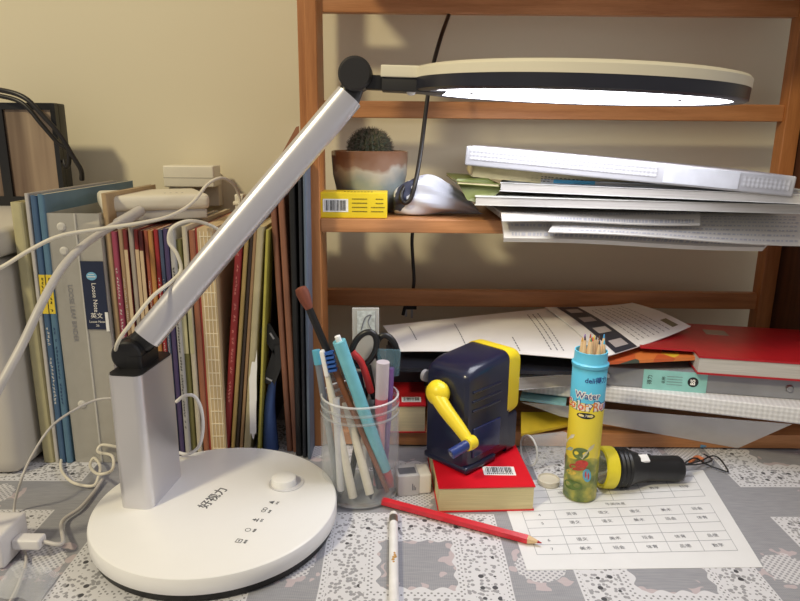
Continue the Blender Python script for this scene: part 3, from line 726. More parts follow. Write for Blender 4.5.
sp_ = link('spines', V, F, mat('cactus_spine', (112, 102, 88), .7), pt)
sp_['kind'] = 'stuff'
# yellow box
yb = root('carton_box', (0, 0, 0), 'small yellow carton with a barcode lying before the cactus pot', 'box')
yY = YF + .004; b0, b1 = P(319.5, 217, yY), P(386, 193, yY)
yh = P(350, 192.5, yY).z - zsf
MB_ = Matrix.Translation((b0.x+.001, yY, zsf)) ; yb.matrix_world = MB_; bw = b1.x-b0.x
box('carton', (0, bw, 0, .034, .0003, yh), mat('carton_yellow', (232, 205, 38), .45, var=.03), yb, .001)
barcode(yb, Matrix.Translation((bw*.23, -.0001, yh*.50)) @ F_, bw*.38, yh*.5, digits=False)
rnd = random.Random(2); bl = []
for rr_ in range(4):
    x = bw*(.48)
    for seg in range(2):
        x = bw*(.48 + seg*.28) + (0 if seg == 0 else bw*rnd.uniform(0, .08))
        while x < bw*(.70 + seg*.25):
            bl.append((x, x+.0011, -.0004, 0, yh*(.74-rr_*.16), yh*(.74-rr_*.16)+.0009)); x += .0016
boxes('carton_print', bl, mat('print_olive', (96, 84, 30)), yb)
boxes('carton_print', [(bw*.35+i*.0035, bw*.35+i*.0035+.0022, .006, .0085, yh+.0002, yh+.0004) for i in range(9)], mat('print_olive', (96, 84, 30)), yb)
# cloth bag
def bag():
    V, F = [], []; n, mm = 28, 26; a, b = P(393, 203, YF+.045), P(486, 212, YF+.05)
    L = (b-a).length
    for i in range(mm+1):
        u = i/mm; p = a.lerp(b, u); zc = 0
        r = .0205*(math.sin(PI*min(1, .12+u*.95))**.6)*(1.15-.45*u)
        for k in range(n):
            an = 2*PI*k/n; wr = 1+.16*math.sin(3*an+7*u)+.10*math.sin(7*an-9*u)
            V.append(Vector((p.x, p.y+math.cos(an)*r*1.2*wr, zsf+.0012+max(0, r*.95+math.sin(an)*r*wr))))
    for i in range(mm):
        for k in range(n): F.append((i*n+k, i*n+(k+1) % n, (i+1)*n+(k+1) % n, (i+1)*n+k))
    F += [tuple(range(n))[::-1], tuple(mm*n+k for k in range(n))]
    return V, F
V, F = bag(); t = NT('pale_blue_cloth'); c = t.coord(); vv = t.noise(45, 2, vec=c)
sp = t.n('ShaderNodeSeparateXYZ'); t.l(c, sp.inputs[0]); xlim = P(418, 203, YF+.045).x
msk = t.math('MULTIPLY', t.math('GREATER_THAN', vv, .52), t.math('LESS_THAN', sp.outputs[0], xlim))
t.l(t.mix(msk, lin((206, 210, 222)), lin((52, 58, 84))), t.b.inputs['Base Color']); t.b.inputs['Roughness'].default_value = .7; t.bump(t.noise(20, 3, vec=c), .5, .004)
tag(link('cloth_bundle', V, F, t.m, smooth=True, sub=1), 'crumpled pale blue cloth bundle with dark print lying beside the pot', 'cloth')
# black cable
bc = tube('power_cable', [P(458,-20,YR+.015), P(452,5,YR+.01), P(440,40,.80), P(431,75,.77), P(426,110,.75), P(421,150,.725), P(416,180,.705), P(411,198,.70), P(405,203,.70), P(401,197,.70), P(405,186,.708), P(414,183,.73), P(420,184,.80), P(417,200,.862), P(414,222,YR+.004), P(412,240,YR+.006), P(413,262,YR+.006), P(414,280,YR+.006), P(412,293,YR+.006), P(406,304,YR+.008), P(403,315,YR+.008)], .0024, BC)
tag(bc, 'black cable hanging through the rack before the shelf and down to the wall', 'cable')

# ---------------------------------------------------------------- flat things in piles
def slab(name, tl, tr, Y0, Y1, th, depth, label, cat, cover, pgs=None, group=None, ct=.0012, spine='none', bevel=0, pitch=0, z=None):
    """lies flat: front top edge from pixel tl to tr (depth Y0..Y1, or on height z), thickness th downward, running back"""
    a = P(tl[0], tl[1], Y0) if z is None else G(tl[0], tl[1], z); b = P(tr[0], tr[1], Y1) if z is None else G(tr[0], tr[1], z)
    M = frame(a, b-a) @ Matrix.Rotation(math.radians(pitch), 4, 'X'); L = (b-a).length
    r = root(name, M, label, cat, group)
    if pgs is None: box('body', (0, L, 0, depth, -th, 0), cover, r, bevel)
    else:
        box('pages', (.001, L-.001, .0008, depth-.002, -th+ct, -ct), pgs, r)
        bl = [(0, L, 0, depth, -ct, 0), (0, L, 0, depth, -th, -th+ct)]
        if spine == 'left': bl.append((0, ct, 0, depth, -th+ct, -ct))
        if spine == 'right': bl.append((L-ct, L, 0, depth, -th+ct, -ct))
        if spine == 'back': bl.append((0, L, depth-ct, depth, -th+ct, -ct))
        boxes('cover', bl, cover, r)
    return r, L, M
PZ = pages('pages_white_flat', (190, 186, 180), 'z', 1500, .3)
PZ2 = pages('pages_cream_flat', (222, 208, 170), 'z', 1500, .22)
# --- upper shelf pile
def lattice(name, rgb, sc=260, dark=.8):
    t = NT(name); c = t.coord(); sp = t.n('ShaderNodeSeparateXYZ'); t.l(c, sp.inputs[0])
    u = t.math('ADD', sp.outputs[0], sp.outputs[2]); v = t.math('SUBTRACT', sp.outputs[0], sp.outputs[2])
    m = t.math('MULTIPLY', t.math('SINE', t.math('MULTIPLY', u, sc*3.2)), t.math('SINE', t.math('MULTIPLY', v, sc*3.2)))
    m = t.math('MULTIPLY_ADD', m, .5, .5)
    cc = lin(rgb); t.l(t.mix(m, tuple(x*dark for x in cc[:3])+(1,), cc), t.b.inputs['Base Color']); t.b.inputs['Roughness'].default_value = .5
    t.bump(m, .4, .001); return t.m
LAT = lattice('lattice_white', (196, 196, 200))
Ya = .635
# grey booklet rolled, hanging lowest
def droop(name, tl, tr, Yf, depth, th, label, matl, drop=.0, group=None, lines=0, seed=1, zback=None, curl=.0):
    a, b = P(tl[0], tl[1], Yf), P(tr[0], tr[1], Yf)
    zb_ = zback if zback is not None else a.z+drop
    zb2 = zback if zback is not None else b.z+drop
    S = Sheet(a, b, Vector((b.x+.01, Yf+depth, zb2)), Vector((a.x+.015, Yf+depth, zb_)), (lambda u, v: curl*math.sin(PI*v)+.0012*math.sin(5*u+2*v)))
    r = root(name, a, label, 'paper' if lines else 'booklet', group)
    o = S.build('sheet' if th < .001 else 'leaves', matl, r, nx=16, ny=8, th=th); o.matrix_parent_inverse = Matrix.Translation(-a)
    if lines:
        rnd = random.Random(seed); rc = []
        for i in range(lines):
            u = .05
            v0 = .06+i*.85/lines
            while u < .94:
                w_ = rnd.uniform(.01, .03); rc.append((u, min(.95, u+w_), v0, v0+.22/lines)); u += w_+rnd.uniform(.006, .02)
        o = S.strips('printed_lines', rc, GREYINK, r); o.matrix_parent_inverse = Matrix.Translation(-a)
    return r, S
shz = zsf
def upile():
    g = 'papers and magazines piled on the upper shelf'
    # lowest: folded paper booklet sticking out past the shelf edge and sagging
    def flap(name, ll, lr, ur, ul, Y0, Y1, zt, th, label, cat, lines, seed, m=mat('aged_paper', (198, 194, 188), .75, var=.03)):
        """printed leaves whose front part bends down over the shelf edge, the rest lies flat in the pile"""
        A, B, D, E = P(ll[0], ll[1], Y0), P(lr[0], lr[1], Y0), P(ur[0], ur[1], Y1), P(ul[0], ul[1], Y1)
        D.z = max(D.z, zt); E.z = max(E.z, zt)
        S1 = Sheet(A, B, D, E, lambda u, v: .0012*math.sin(6*u+3*v)*(1-v) + .003*math.sin(PI*v))
        r = root(name, A, label, cat, g)
        def F(u, v):
            if v <= .5: return S1(u, v*2)
            p = S1(u, 1); q = Vector((p.x, p.y+.15, zt)); return p.lerp(q, (v-.5)*2)
        nx, ny = 20, 12; V = []; F_l = []
        for off in (0, -th):
            V += [F(i/nx, j/ny)-A+Vector((0, off*(-.5) if j < 6 else 0, off)) for j in range(ny+1) for i in range(nx+1)]
        N = (nx+1)*(ny+1); W = nx+1
        for j in range(ny):
            for i in range(nx):
                a = j*W+i; F_l += [(a, a+1, a+W+1, a+W), (N+a, N+a+W, N+a+W+1, N+a+1)]
        for i in range(nx):
            a = ny*W+i; F_l += [(i, N+i, N+i+1, i+1), (a, a+1, N+a+1, N+a)]
        for j in range(ny):
            a = j*W; b = a+nx; F_l += [(a, a+W, N+a+W, N+a), (b, N+b, N+b+W, b+W)]
        link('leaves', V, F_l, m, r, smooth=True)
        rnd = random.Random(seed); qs = []
        for i in range(lines):
            u = .03; v0 = .06+i*.88/lines; h_ = .035
            while u < .96:
                w_ = rnd.uniform(.004, .016)
                f = lambda a, b: S1(a, b)-A+Vector((0, -.0006, .0004))
                qs.append((f(u, v0), f(u+w_, v0), f(u+w_, v0+.28/lines), f(u, v0+.28/lines))); u += w_+rnd.uniform(.004, .010)
        o = quads('printed_lines', qs, mat('print_faint', (168, 168, 176), .7), r); return r
    flap('folded_booklet', (504, 238), (764, 247), (800, 219), (501, 214), .640, .668, shz+.006, .0042, 'thick folded white booklet bending over the shelf edge, lowest of the upper pile', 'booklet', 3, 4)
    r = flap('printed_sheet', (548, 232), (806, 245), (806, 214), (566, 216), .632, .664, shz+.0085, .0012, 'printed white sheet bending over the sagging booklet at the right of the upper pile', 'paper', 7, 9)
    r = flap('printed_sheet', (502, 221), (700, 224), (700, 212), (500, 212.5), .634, .660, shz+.0105, .0012, 'creased white printed sheet directly under the magazines of the upper pile', 'paper', 2, 12)
    # magazines
    slab('magazine', (475, 196.5), (806, 205), .645, .61, .0085, .20, 'white-paged magazine with thick front edge, second from the bottom of the upper magazines', 'magazine', mat('cover_pale_grey', (196, 196, 190), .4), PZ, group=g, ct=.0005)
    slab('magazine', (500, 182.5), (806, 195), .655, .60, .0085, .19, 'magazine with a blue patch on its cover lying under the white binder', 'magazine', mat('cover_offwhite', (216, 216, 214), .35), PZ, group=g, ct=.0005)
    # blue patch on top cover
    r, L, M = slab('magazine', (508, 178), (806, 190), .665, .62, .0035, .18, 'thin magazine with blue and white cover poking out under the binder', 'magazine', mat('cover_bluewhite', (206, 214, 222), .3), PZ, group=g, ct=.0005)
    boxes('cover_patch', [(.045, .085, -.0004, .03, -.0032, .0003)], mat('cyan_print', (60, 150, 190), .35), r)
    # green covered booklet at left
    r, L, M = slab('green_booklet', (457, 181), (500, 184), .655, .655, .0030, .16, 'green-covered booklet poking out at the left of the upper pile', 'booklet', mat('cover_green', (104, 112, 54), .45), PZ2, group=g, ct=.0006)
    V = [P(457, 181, .662), P(488, 180, .662), P(502, 190, .662), P(484, 204, .655), P(467, 200, .658)]
    V = [M.inverted() @ v for v in V]
    link('bent_corner', V + [v+Vector((0, .002, .002)) for v in V], [(0,1,2,3,4), (9,8,7,6,5)] + [(i, (i+1) % 5, 5+(i+1) % 5, 5+i) for i in range(5)], mat('cover_green', (104, 112, 54), .45), r)
    # cream notebook
    r, L, M = slab('cream_notebook', (472, 165.5), (690, 186.5), .665, .65, .0105, .17, 'cream notebook with printed edge right under the white binder', 'notebook', mat('cover_cream', (196, 184, 140), .5), PZ2, group=g, ct=.0006)
    rnd = random.Random(6); bl = []
    for q in range(3):
        x = .06
        while x < .16: bl.append((x, x+.0022, -.0006, 0, -.0045-q*.0022, -.0038-q*.0022)); x += rnd.uniform(.003, .005)
    boxes('printed_lines', bl, INK, r)
    box('front_flap', (.002, .07, -.0006, 0, -.0110, -.0004), mat('cover_cream', (196, 184, 140), .5), r)
    # binder on top
    r, L, M = slab('white_binder', (466.5, 146), (797.5, 176.5), .655, .60, .0185, .20, 'white plastic binder with lattice spine, topmost on the upper pile', 'binder', mat('binder_white', (182, 182, 186), .35, var=.02), None, group=g, bevel=.002)
    box('spine_lattice', (.004, L*.60, -.0005, .001, -.0125, -.003), LAT, r)
    box('spine_lattice', (L*.85, L*.985, -.0005, .001, -.0135, -.004), LAT, r)
    box('spine_pocket', (L*.62, L*.84, -.0006, .001, -.0165, -.001), mat('pocket_film', (206, 208, 214), .2), r)
upile()
pg_ = Sheet(P(540, 152.5, .76), P(650, 160, .74), P(662, 148, .80), P(545, 144, .80), None)

# --- lower pile
def lpile():
    g = 'folders and papers piled in the lower bay'
    bz = P(410, 432, YF).z + .001
    # red box/book with barcode behind the jar
    r, L, M = slab('red_dictionary', (382, 404), (426, 404), YF-.006, YF-.006, .033, .12, 'red thick book with a barcode label lying behind the glass jar', 'book', mat('cover_red', (196, 30, 40), .4), PZ2, ct=.0015, spine='back')
    r.location.z = bz+.0335; M = r.matrix_world.copy()
    barcode(r, Matrix.Translation((L-.016, .016, .0002)), .022, .014)
    # lower clear pocket stack
    box_ = slab('teal_folder', (520, 398), (566, 403.5), 0, 0, .003, .14, 'teal plastic folder edge under the lattice notepad', 'folder', mat('teal_plastic', (130, 182, 192), .35), None, g, z=.060)
    slab('notepad', (522, 378), (812, 410), 0, 0, .017, .13, 'white lattice-edged pad lying under the grey binder', 'notepad', lattice('lattice_pad', (224, 224, 226), 200, .78), None, g, z=.079, bevel=.002)
    r, L, M = slab('ring_binder', (528, 361), (812, 381), 0, 0, .022, .15, 'grey translucent binder with a teal spine label lying in the lower bay', 'binder', mat('grey_smoke_plastic', (138, 140, 146), .25, var=.15, scale=20), None, g, z=.101, bevel=.002)
    xa = (G(640, 366, .1)-G(528, 364, .101)).length; xb = (G(703, 370, .1)-G(528, 364, .101)).length
    box('spine_label', (xa, xb, -.0008, .0, -.0225, .0002), mat('teal_label', (140, 196, 190), .45), r)
    text('label_text', '得力', .0055, INK, r, Matrix.Translation((xa+.007, -.0009, -.011)) @ F_ @ Matrix.Rotation(PI/2, 4, 'Z'))
    text('label_text', '名称', .004, INK, r, Matrix.Translation((xa+.021, -.0009, -.0105)) @ F_ @ Matrix.Rotation(PI/2, 4, 'Z'))
    boxes('label_lines', [(xa+.024, xa+.040, -.0011, -.0008, -.006-i*.003, -.0057-i*.003) for i in range(4)], GREYINK, r)
    lathe('label_emblem', [(0, .0003), (.0055, .0003), (.0055, 0)], INK, r, 24, Matrix.Translation((xb-.014, -.0008, -.0105)) @ F_)
    text('label_text', 'B5', .0065, WI, r, Matrix.Translation((xb-.014, -.00125, -.0105)) @ F_ @ Matrix.Rotation(PI/2, 4, 'Z'), bold=.0002)
    for q in (.085, L-.02):
        lathe('rivet', [(0, .0025), (.003, .002), (.0042, 0), (0, 0)], mat('steel', (170, 170, 172), .3, 1.0), r, 20, Matrix.Translation((q, -.0002, -.010)) @ F_)
    # clear pocket hanging down in front
    a, b, c_, d_ = G(521, 402, .055), G(792, 424, .050), G(738, 448, .003), G(560, 416, .040)
    S = Sheet(d_, c_, b, a, lambda u, v: .004*math.sin(PI*u)*math.sin(PI*v))
    tag(S.build('plastic_pocket', clear('pocket_clear', (240, 241, 243), .28, .18, .15), nx=16, ny=8), 'large clear plastic pocket sagging from the pile to the cloth', 'plastic pocket')
    S = Sheet(G(521, 434, .03), G(570, 424, .026), G(570, 412, .03), G(521, 412, .04))
    o = S.build('yellow_booklet', mat('yellow_print', (222, 186, 44), .45), nx=4, ny=4, th=.003); tag(o, 'yellow printed booklet corner poking out left of the pencil tube', 'booklet')
    # red hardcover right
    r, L, M = slab('red_hardcover', (699, 356), (850, 366), 0, 0, .020, .13, 'large red hardcover book at the right end of the lower pile', 'book', mat('cover_deep_red', (170, 26, 36), .35), PZ, z=.123, ct=.002, spine='back', group=g)
    box('cover_sticker', (.028, .052, .085, .105, 0, .0003), mat('sticker_grey', (150, 128, 110), .5), r)
    box('inner_cover', (-.055, .0, .02, .13, -.002, 0), mat('cover_deep_red', (170, 26, 36), .35), r)
    # orange-yellow magazine
    S = Sheet(G(598, 362, .112), G(699, 357, .116), G(672, 334, .118), G(600, 340, .115))
    mg = root('comic_magazine', S(0, 0), 'orange and yellow illustrated magazine under the printed sheets', 'magazine', g)
    t = NT('illustrated_cover'); c = t.coord(); vo = t.n('ShaderNodeTexVoronoi'); vo.inputs['Scale'].default_value = 55; t.l(c, vo.inputs['Vector'])
    rp = t.n('ShaderNodeValToRGB'); t.l(vo.outputs['Color'], rp.inputs[0]); e = rp.color_ramp.elements; rp.color_ramp.interpolation = 'CONSTANT'
    e[0].color = lin((196, 92, 48)); e[1].position = .62; e[1].color = lin((222, 190, 60)); q = e.new(.4); q.color = lin((210, 120, 60)); q = e.new(.82); q.color = lin((70, 80, 70))
    t.l(rp.outputs[0], t.b.inputs['Base Color'])
    o = S.build('leaves', t.m, mg, th=.0035); o.matrix_parent_inverse = Matrix.Translation(-mg.location)
    # dark folder
    S = Sheet(G(386, 368, .094), G(600, 372, .103), G(600, 345, .105), G(386, 345, .100))
    o = S.build('dark_folder', mat('navy_black_plastic', (34, 36, 46), .3), nx=6, ny=4, th=.004); tag(o, 'dark navy plastic folder under the big white sheet', 'folder', g)
    S = Sheet(G(520, 376, .097), G(600, 368, .103), G(600, 360, .103), G(520, 364, .099))
    # filler papers behind the sharpener
    slab('paper_stack', (505, 379), (600, 372), 0, 0, .014, .10, 'stack of white papers showing between sharpener and pencil tube', 'paper', mat('white_paper', (232, 231, 232), .75), PZ, z=.098-.007, ct=.0004, group=g)
    r, L, M = slab('paper_stack', (386, 366), (512, 370), YF+.065, YF+.065, .024, .10, 'dark stack of old folders behind the sharpener', 'folder', mat('charcoal_card', (52, 52, 58), .6), None, group=g)
    # big white sheet
    S = Sheet(G(398, 351, .108), G(602, 361, .118), G(560, 307, .121), G(383, 326, .112), lambda u, v: .004*math.sin(PI*u)*(1-v)+.003*math.sin(3*v))
    ps = root('printed_page', S(0, 0), 'large white printed page spread over the lower pile', 'paper', g)
    o = S.build('sheet', PAPER, ps, th=.0008); o.matrix_parent_inverse = Matrix.Translation(-ps.location)
    rnd = random.Random(11); rc = []
    for u0, n, v0, v1 in ((.12, 1, .3, .8), (.36, 1, .1, .75), (.62, 1, .05, .3), (.78, 3, .1, .85)):
        for i in range(n):
            v = v0
            while v < v1:
                w_ = rnd.uniform(.02, .05); rc.append((u0+i*.03, u0+i*.03+.006, v, v+w_)); v += w_+.012
    for lo, hi in ((0, .2), (.2, .5), (.5, .7), (.7, 1)):
        o = S.strips('printed_lines', [q for q in rc if lo < q[0] < hi], GREYINK, ps); o.matrix_parent_inverse = Matrix.Translation(-ps.location)
    # second page with dark column
    S = Sheet(G(604, 357, .120), G(690, 331, .126), G(632, 307, .124), G(545, 307, .124), lambda u, v: .006*(u**3)+.003*math.sin(PI*v))
    ps = root('printed_page', S(0, 0), 'curling white page with a dark picture column on the lower pile', 'paper', g)
    o = S.build('sheet', PAPER, ps, th=.0008); o.matrix_parent_inverse = Matrix.Translation(-ps.location)
    o = S.strips('picture_column', [(.12, .36, .0, .98)], mat('print_dark_blue', (40, 44, 60), .4), ps, .0006); o.matrix_parent_inverse = Matrix.Translation(-ps.location)
    o = S.strips('picture_tile', [(.17, .31, .06+i*.24, .17+i*.24) for i in range(4)], mat('print_pinkgrey', (176, 170, 172), .5), ps, .0010); o.matrix_parent_inverse = Matrix.Translation(-ps.location)
    rc = []
    for i in range(7):
        v = .08
        while v < .85: w_ = rnd.uniform(.03, .07); rc.append((.44+i*.06, .448+i*.06, v, v+w_)); v += w_+.015
    o = S.strips('printed_lines', rc, GREYINK, ps); o.matrix_parent_inverse = Matrix.Translation(-ps.location)
    o = S.strips('oval_print', [(.86, .93, .1, .3)], mat('print_olive2', (120, 112, 88)), ps); o.matrix_parent_inverse = Matrix.Translation(-ps.location)
    tag(tube('blue_pen', [G(700, 446, .004), G(760, 440, .004), G(812, 432, .004)], .0022, mat('blue_plastic', (92, 140, 180), .4)), 'light blue thin rod lying by the rack foot at the right', 'rod')
    # small black plug on the wall
    pk = root('wall_plug', P(408, 306, YR+.006), 'small black plug hanging just below the lower rear rail', 'plug')
    box('plug_body', (-.005, .012, -.001, .010, -.005, .004), BLACKP, pk, .001)
    box('plug_prong', (-.004, -.001, .003, .005, -.016, -.005), mat('steel', (170, 170, 172), .3, 1.0), pk)
    box('plug_prong', (.004, .007, .003, .005, -.018, -.005), mat('steel', (170, 170, 172), .3, 1.0), pk)
lpile()

# ================================================================ JAR AND ITS CONTENTS
jc = G(360.5, 491, 0); jr = .0378; jh = .104
jar = root('glass_jar', (jc.x, jc.y, 0), 'clear glass jar full of pens standing beside the lamp base', 'jar')
GL = clear('jar_glass', (214, 220, 224), .015, .04)
JP = [(0, .0015), (jr*.86, .0015), (jr*.97, .004), (jr, .010), (jr, jh-.022), (jr*.965, jh-.017), (jr*.955, jh-.014), (jr*.985, jh-.012), (jr*.955, jh-.010), (jr*.955, jh-.006), (jr*.99, jh-.003), (jr*.985, jh-.0005), (jr*.955, jh), (jr*.93, jh-.001), (jr*.925, jh-.018), (jr*.955, jh-.026), (jr*.955, .010), (jr*.9, .0055), (0, .0055)]
lathe('glass', JP, GL, jar, 72)
lathe('thread_ring', [(jr*.99, jh-.018), (jr*1.005, jh-.0165), (jr*.99, jh-.015)], clear('jar_ring', (190, 196, 200), .35, .05), jar, 72)
lathe('thread_ring', [(jr*.985, jh-.010), (jr*1.0, jh-.0085), (jr*.985, jh-.007)], clear('jar_ring', (190, 196, 200), .35, .05), jar, 72)
lathe('glass_lip', [(jr*.975, jh-.0015), (jr*.985, jh-.0003), (jr*.96, jh+.0006), (jr*.935, jh-.0003)], clear('jar_lip', (240, 242, 244), .45, .05), jar, 72)
lathe('glass_foot', [(0, .0003), (jr*.88, .0003), (jr*.97, .003), (jr*.90, .0014), (0, .0014)], clear('jar_foot', (200, 204, 208), .35, .05), jar, 72)
def stick(name, top, Yt, bot, label, cat, segs, n=14, gp='pens and tools in the glass jar', zb_=.008):
    """segs: list of (t0, t1, r0, r1, material, partname), t along from bottom to top"""
    b = G(bot[0], bot[1], zb_); off = Vector((b.x-jc.x, b.y-jc.y)); 
    if off.length > jr*.80: off *= jr*.80/off.length; b.x, b.y = jc.x+off.x, jc.y+off.y
    a = P(top[0], top[1], Yt); M = zframe(b, a); L = (a-b).length
    r = root(name, M, label, cat, gp)
    for t0, t1, r0, r1, m, pn in segs:
        lathe(pn, [(0, t0*L), (r0, t0*L), (r1, t1*L), (0, t1*L)], m, r, n)
    return r, L, M
WD = wood('brush_wood', (112, 66, 40), (142, 88, 56), 'z', 30)
jy = jc.y
r, L, M = stick('paint_brush', (300, 287), jy-.004, (390, 492), 'paint brush with rust bristles and black and brown handle', 'brush', [(0, .63, .0022, .0036, WD, 'handle'), (.63, .90, .0036, .0036, mat('brush_black', (20, 19, 20), .3), 'grip')])
lathe('bristles', [(0, .90*L), (.0036, .90*L), (.0056, .94*L), (.0062, .975*L), (.0052, .995*L), (.002, 1.0*L), (0, .998*L)], mat('rust_bristle', (116, 62, 46), .8, var=.3, scale=300, stretch=(1, 1, .05), bump=.5), r, 20)
CY = mat('cyan_plastic', (116, 190, 206), .35)
r, L, M = stick('cyan_marker', (339, 341), jy-.018, (391, 486), 'thick light cyan marker with red lower tip leaning left', 'marker', [(0, .04, .0035, .0045, mat('red_plastic', (196, 44, 50), .4), 'end_cap'), (.12, 1, .0058, .0062, CY, 'barrel'), (.04, .12, .0050, .0055, mat('red_plastic', (196, 44, 50), .4), 'collar')], 18)
lathe('clicker', [(0, L), (.0028, L), (.0028, L+.005), (0, L+.006)], WHITEP, r, 14)
box('clip', (-.0015, .0015, -.009, -.007, L*.72, L*.99), CY, r, .0005)
CRM = mat('bone_plastic', (222, 216, 200), .4)
r, L, M = stick('toothbrush', (322, 350), jy-.012, (353, 497), 'cream toothbrush with blue bristles leaning left', 'toothbrush', [(0, .70, .0042, .0034, CRM, 'handle'), (.70, .84, .0034, .0026, CRM, 'neck')])
box('head', (-.0022, .0022, -.0045, .0045, L*.83, L*1.0), WHITEP, r, .0015)
for q in range(5): box('bristle_tuft', (-.0100, -.0022, -.0040, .0040, L*(.855+q*.028), L*(.855+q*.028)+.0022), mat('bristle_blue', (46, 96, 176), .6), r)
stick('blue_pen', (316, 350), jy+.004, (338, 488), 'translucent blue pen at the far left of the jar', 'pen', [(0, .9, .0032, .0032, mat('grey_pen', (120, 126, 136), .3), 'barrel'), (.9, 1, .004, .004, mat('aqua_cap', (96, 176, 204), .3), 'cap')])
stick('white_pen', (346, 402), jy+.003, (372, 500), 'white straight pen inside the middle of the jar', 'pen', [(0, .05, .0008, .0028, INK, 'tip'), (.05, 1, .0042, .0042, CRM, 'barrel')])
stick('dark_pencil', (336, 398), jy-.018, (341, 497), 'grey-white pencil standing at the left inside wall of the jar', 'pencil', [(0, .07, .0006, .0034, mat('grey_pen_tip', (70, 66, 66)), 'tip'), (.07, 1, .0034, .0034, mat('pale_grey_paint', (196, 196, 200), .4), 'barrel')])
stick('black_pen', (358, 372), jy+.012, (380, 488), 'dark blue-black pen behind the cyan marker', 'pen', [(0, 1, .0036, .0036, mat('navy_pen', (36, 44, 66), .35), 'barrel')])
stick('black_pen', (366, 388), jy+.018, (350, 484), 'slim black pen leaning right at the back of the jar', 'pen', [(0, 1, .003, .003, BLACKP, 'barrel')])
stick('glue_stick', (383, 362), jy-.006, (378, 484), 'white and pink marker with clear cap at the right of the jar', 'marker', [(0, .55, .0048, .0048, mat('pink_clear', (206, 150, 160), .3), 'barrel'), (.55, .72, .006, .006, mat('pink_band', (196, 84, 100), .4), 'band'), (.72, 1, .0062, .0062, clear('white_cap_clear', (228, 216, 226), .45, .15), 'cap')], 18)
stick('purple_pen', (391, 368), jy+.006, (384, 478), 'thin purple pen at the right rim of the jar', 'pen', [(0, 1, .0034, .0034, mat('purple_plastic', (130, 92, 160), .35), 'barrel')])
# scissors
sc = root('scissors', P(372, 400, jy+.008), 'black and red handled scissors standing blades down in the jar', 'scissors', 'pens and tools in the glass jar')
so = sc.location
def loop(cx, cy, rx, ry, tilt, Y, rr, m, nm):
    rr = .0030; pts = []
    for k in range(25):
        a = 2*PI*k/24; x = rx*math.cos(a); y = ry*math.sin(a); c_, s_ = math.cos(tilt), math.sin(tilt)
        pts.append(P(cx+x*c_-y*s_, cy+x*s_+y*c_, Y)-so)
    return tube(nm, pts, rr, m, sc, 10, 3)
loop(364, 349, 11, 18, .45, jy+.006, .0024, BLACKP, 'finger_loop')
loop(387, 352, 10, 17, -.25, jy+.012, .0024, BLACKP, 'finger_loop')
RH = mat('scissor_red', (206, 52, 52), .4)
tube('inner_grip', [P(352, 352, jy+.004)-so, P(361, 362, jy+.004)-so, P(367, 378, jy+.004)-so, P(371, 392, jy+.006)-so], .0035, RH, sc)
tube('shank', [P(392, 368, jy+.010)-so, P(381, 388, jy+.008)-so, P(376, 405, jy+.008)-so], .0032, BLACKP, sc)
tube('shank', [P(368, 366, jy+.008)-so, P(372, 388, jy+.010)-so, P(376, 405, jy+.010)-so], .0032, BLACKP, sc)
STL = mat('steel', (170, 170, 172), .3, 1.0)
for a_, b_, yy_ in (((374, 400), (366, 480), jy+.006), ((378, 400), (374, 482), jy+.009)):
    q0 = P(a_[0], a_[1], yy_)-so; q1 = P(b_[0], b_[1], yy_)-so; s = Vector((.0045, 0, 0))
    V = [q0-s, q0+s, q1+s*.2, q1-s*.2]; link('blade', V+[v+Vector((0, .0012, 0)) for v in V], [(0,1,2,3), (7,6,5,4), (0,4,5,1), (1,5,6,2), (2,6,7,3), (3,7,4,0)], STL, sc)
# ruler / card
rl = root('plastic_ruler', P(366, 400, jy+.022), 'clear plastic ruler with a pale grey drawing standing at the back of the jar', 'ruler', 'pens and tools in the glass jar')
def flatq(nm, c4, Y, th, m, parent, bev=.0):
    V = [P(x, y, Y)-parent.location for x, y in c4]; V += [v+Vector((0, th, 0)) for v in V]
    return link(nm, V, [(0,1,2,3), (7,6,5,4), (0,4,5,1), (1,5,6,2), (2,6,7,3), (3,7,4,0)], m, parent, bevel=bev)
flatq('ruler_plate', [(352, 308), (379, 308), (379, 468), (354, 468)], jy+.022, .0022, clear('ruler_clear', (226, 228, 228), .45, .15), rl, .0008)
flatq('ruler_print', [(357, 311), (375, 311), (375, 334), (357, 334)], jy+.0212, .0004, mat('print_pale', (196, 204, 206), .5, var=.3, scale=250), rl)
boxes('ruler_drawing', [], INK, rl) if 0 else None
tube('ruler_drawing', [P(361, 330, jy+.0208)-rl.location, P(365, 318, jy+.0208)-rl.location, P(371, 315, jy+.0208)-rl.location, P(368, 322, jy+.0208)-rl.location, P(372, 331, jy+.0208)-rl.location], .0004, GREYINK, rl, 6)
bt = root('blue_tag', P(388, 365, jy-.004), 'translucent blue plastic flap at the right rim of the jar', 'tag', 'pens and tools in the glass jar')
flatq('tag_plate', [(377, 349), (401, 350), (399, 376), (379, 377)], jy+.004, .0015, clear('blue_film', (120, 160, 180), .22, .15), bt, .0004)

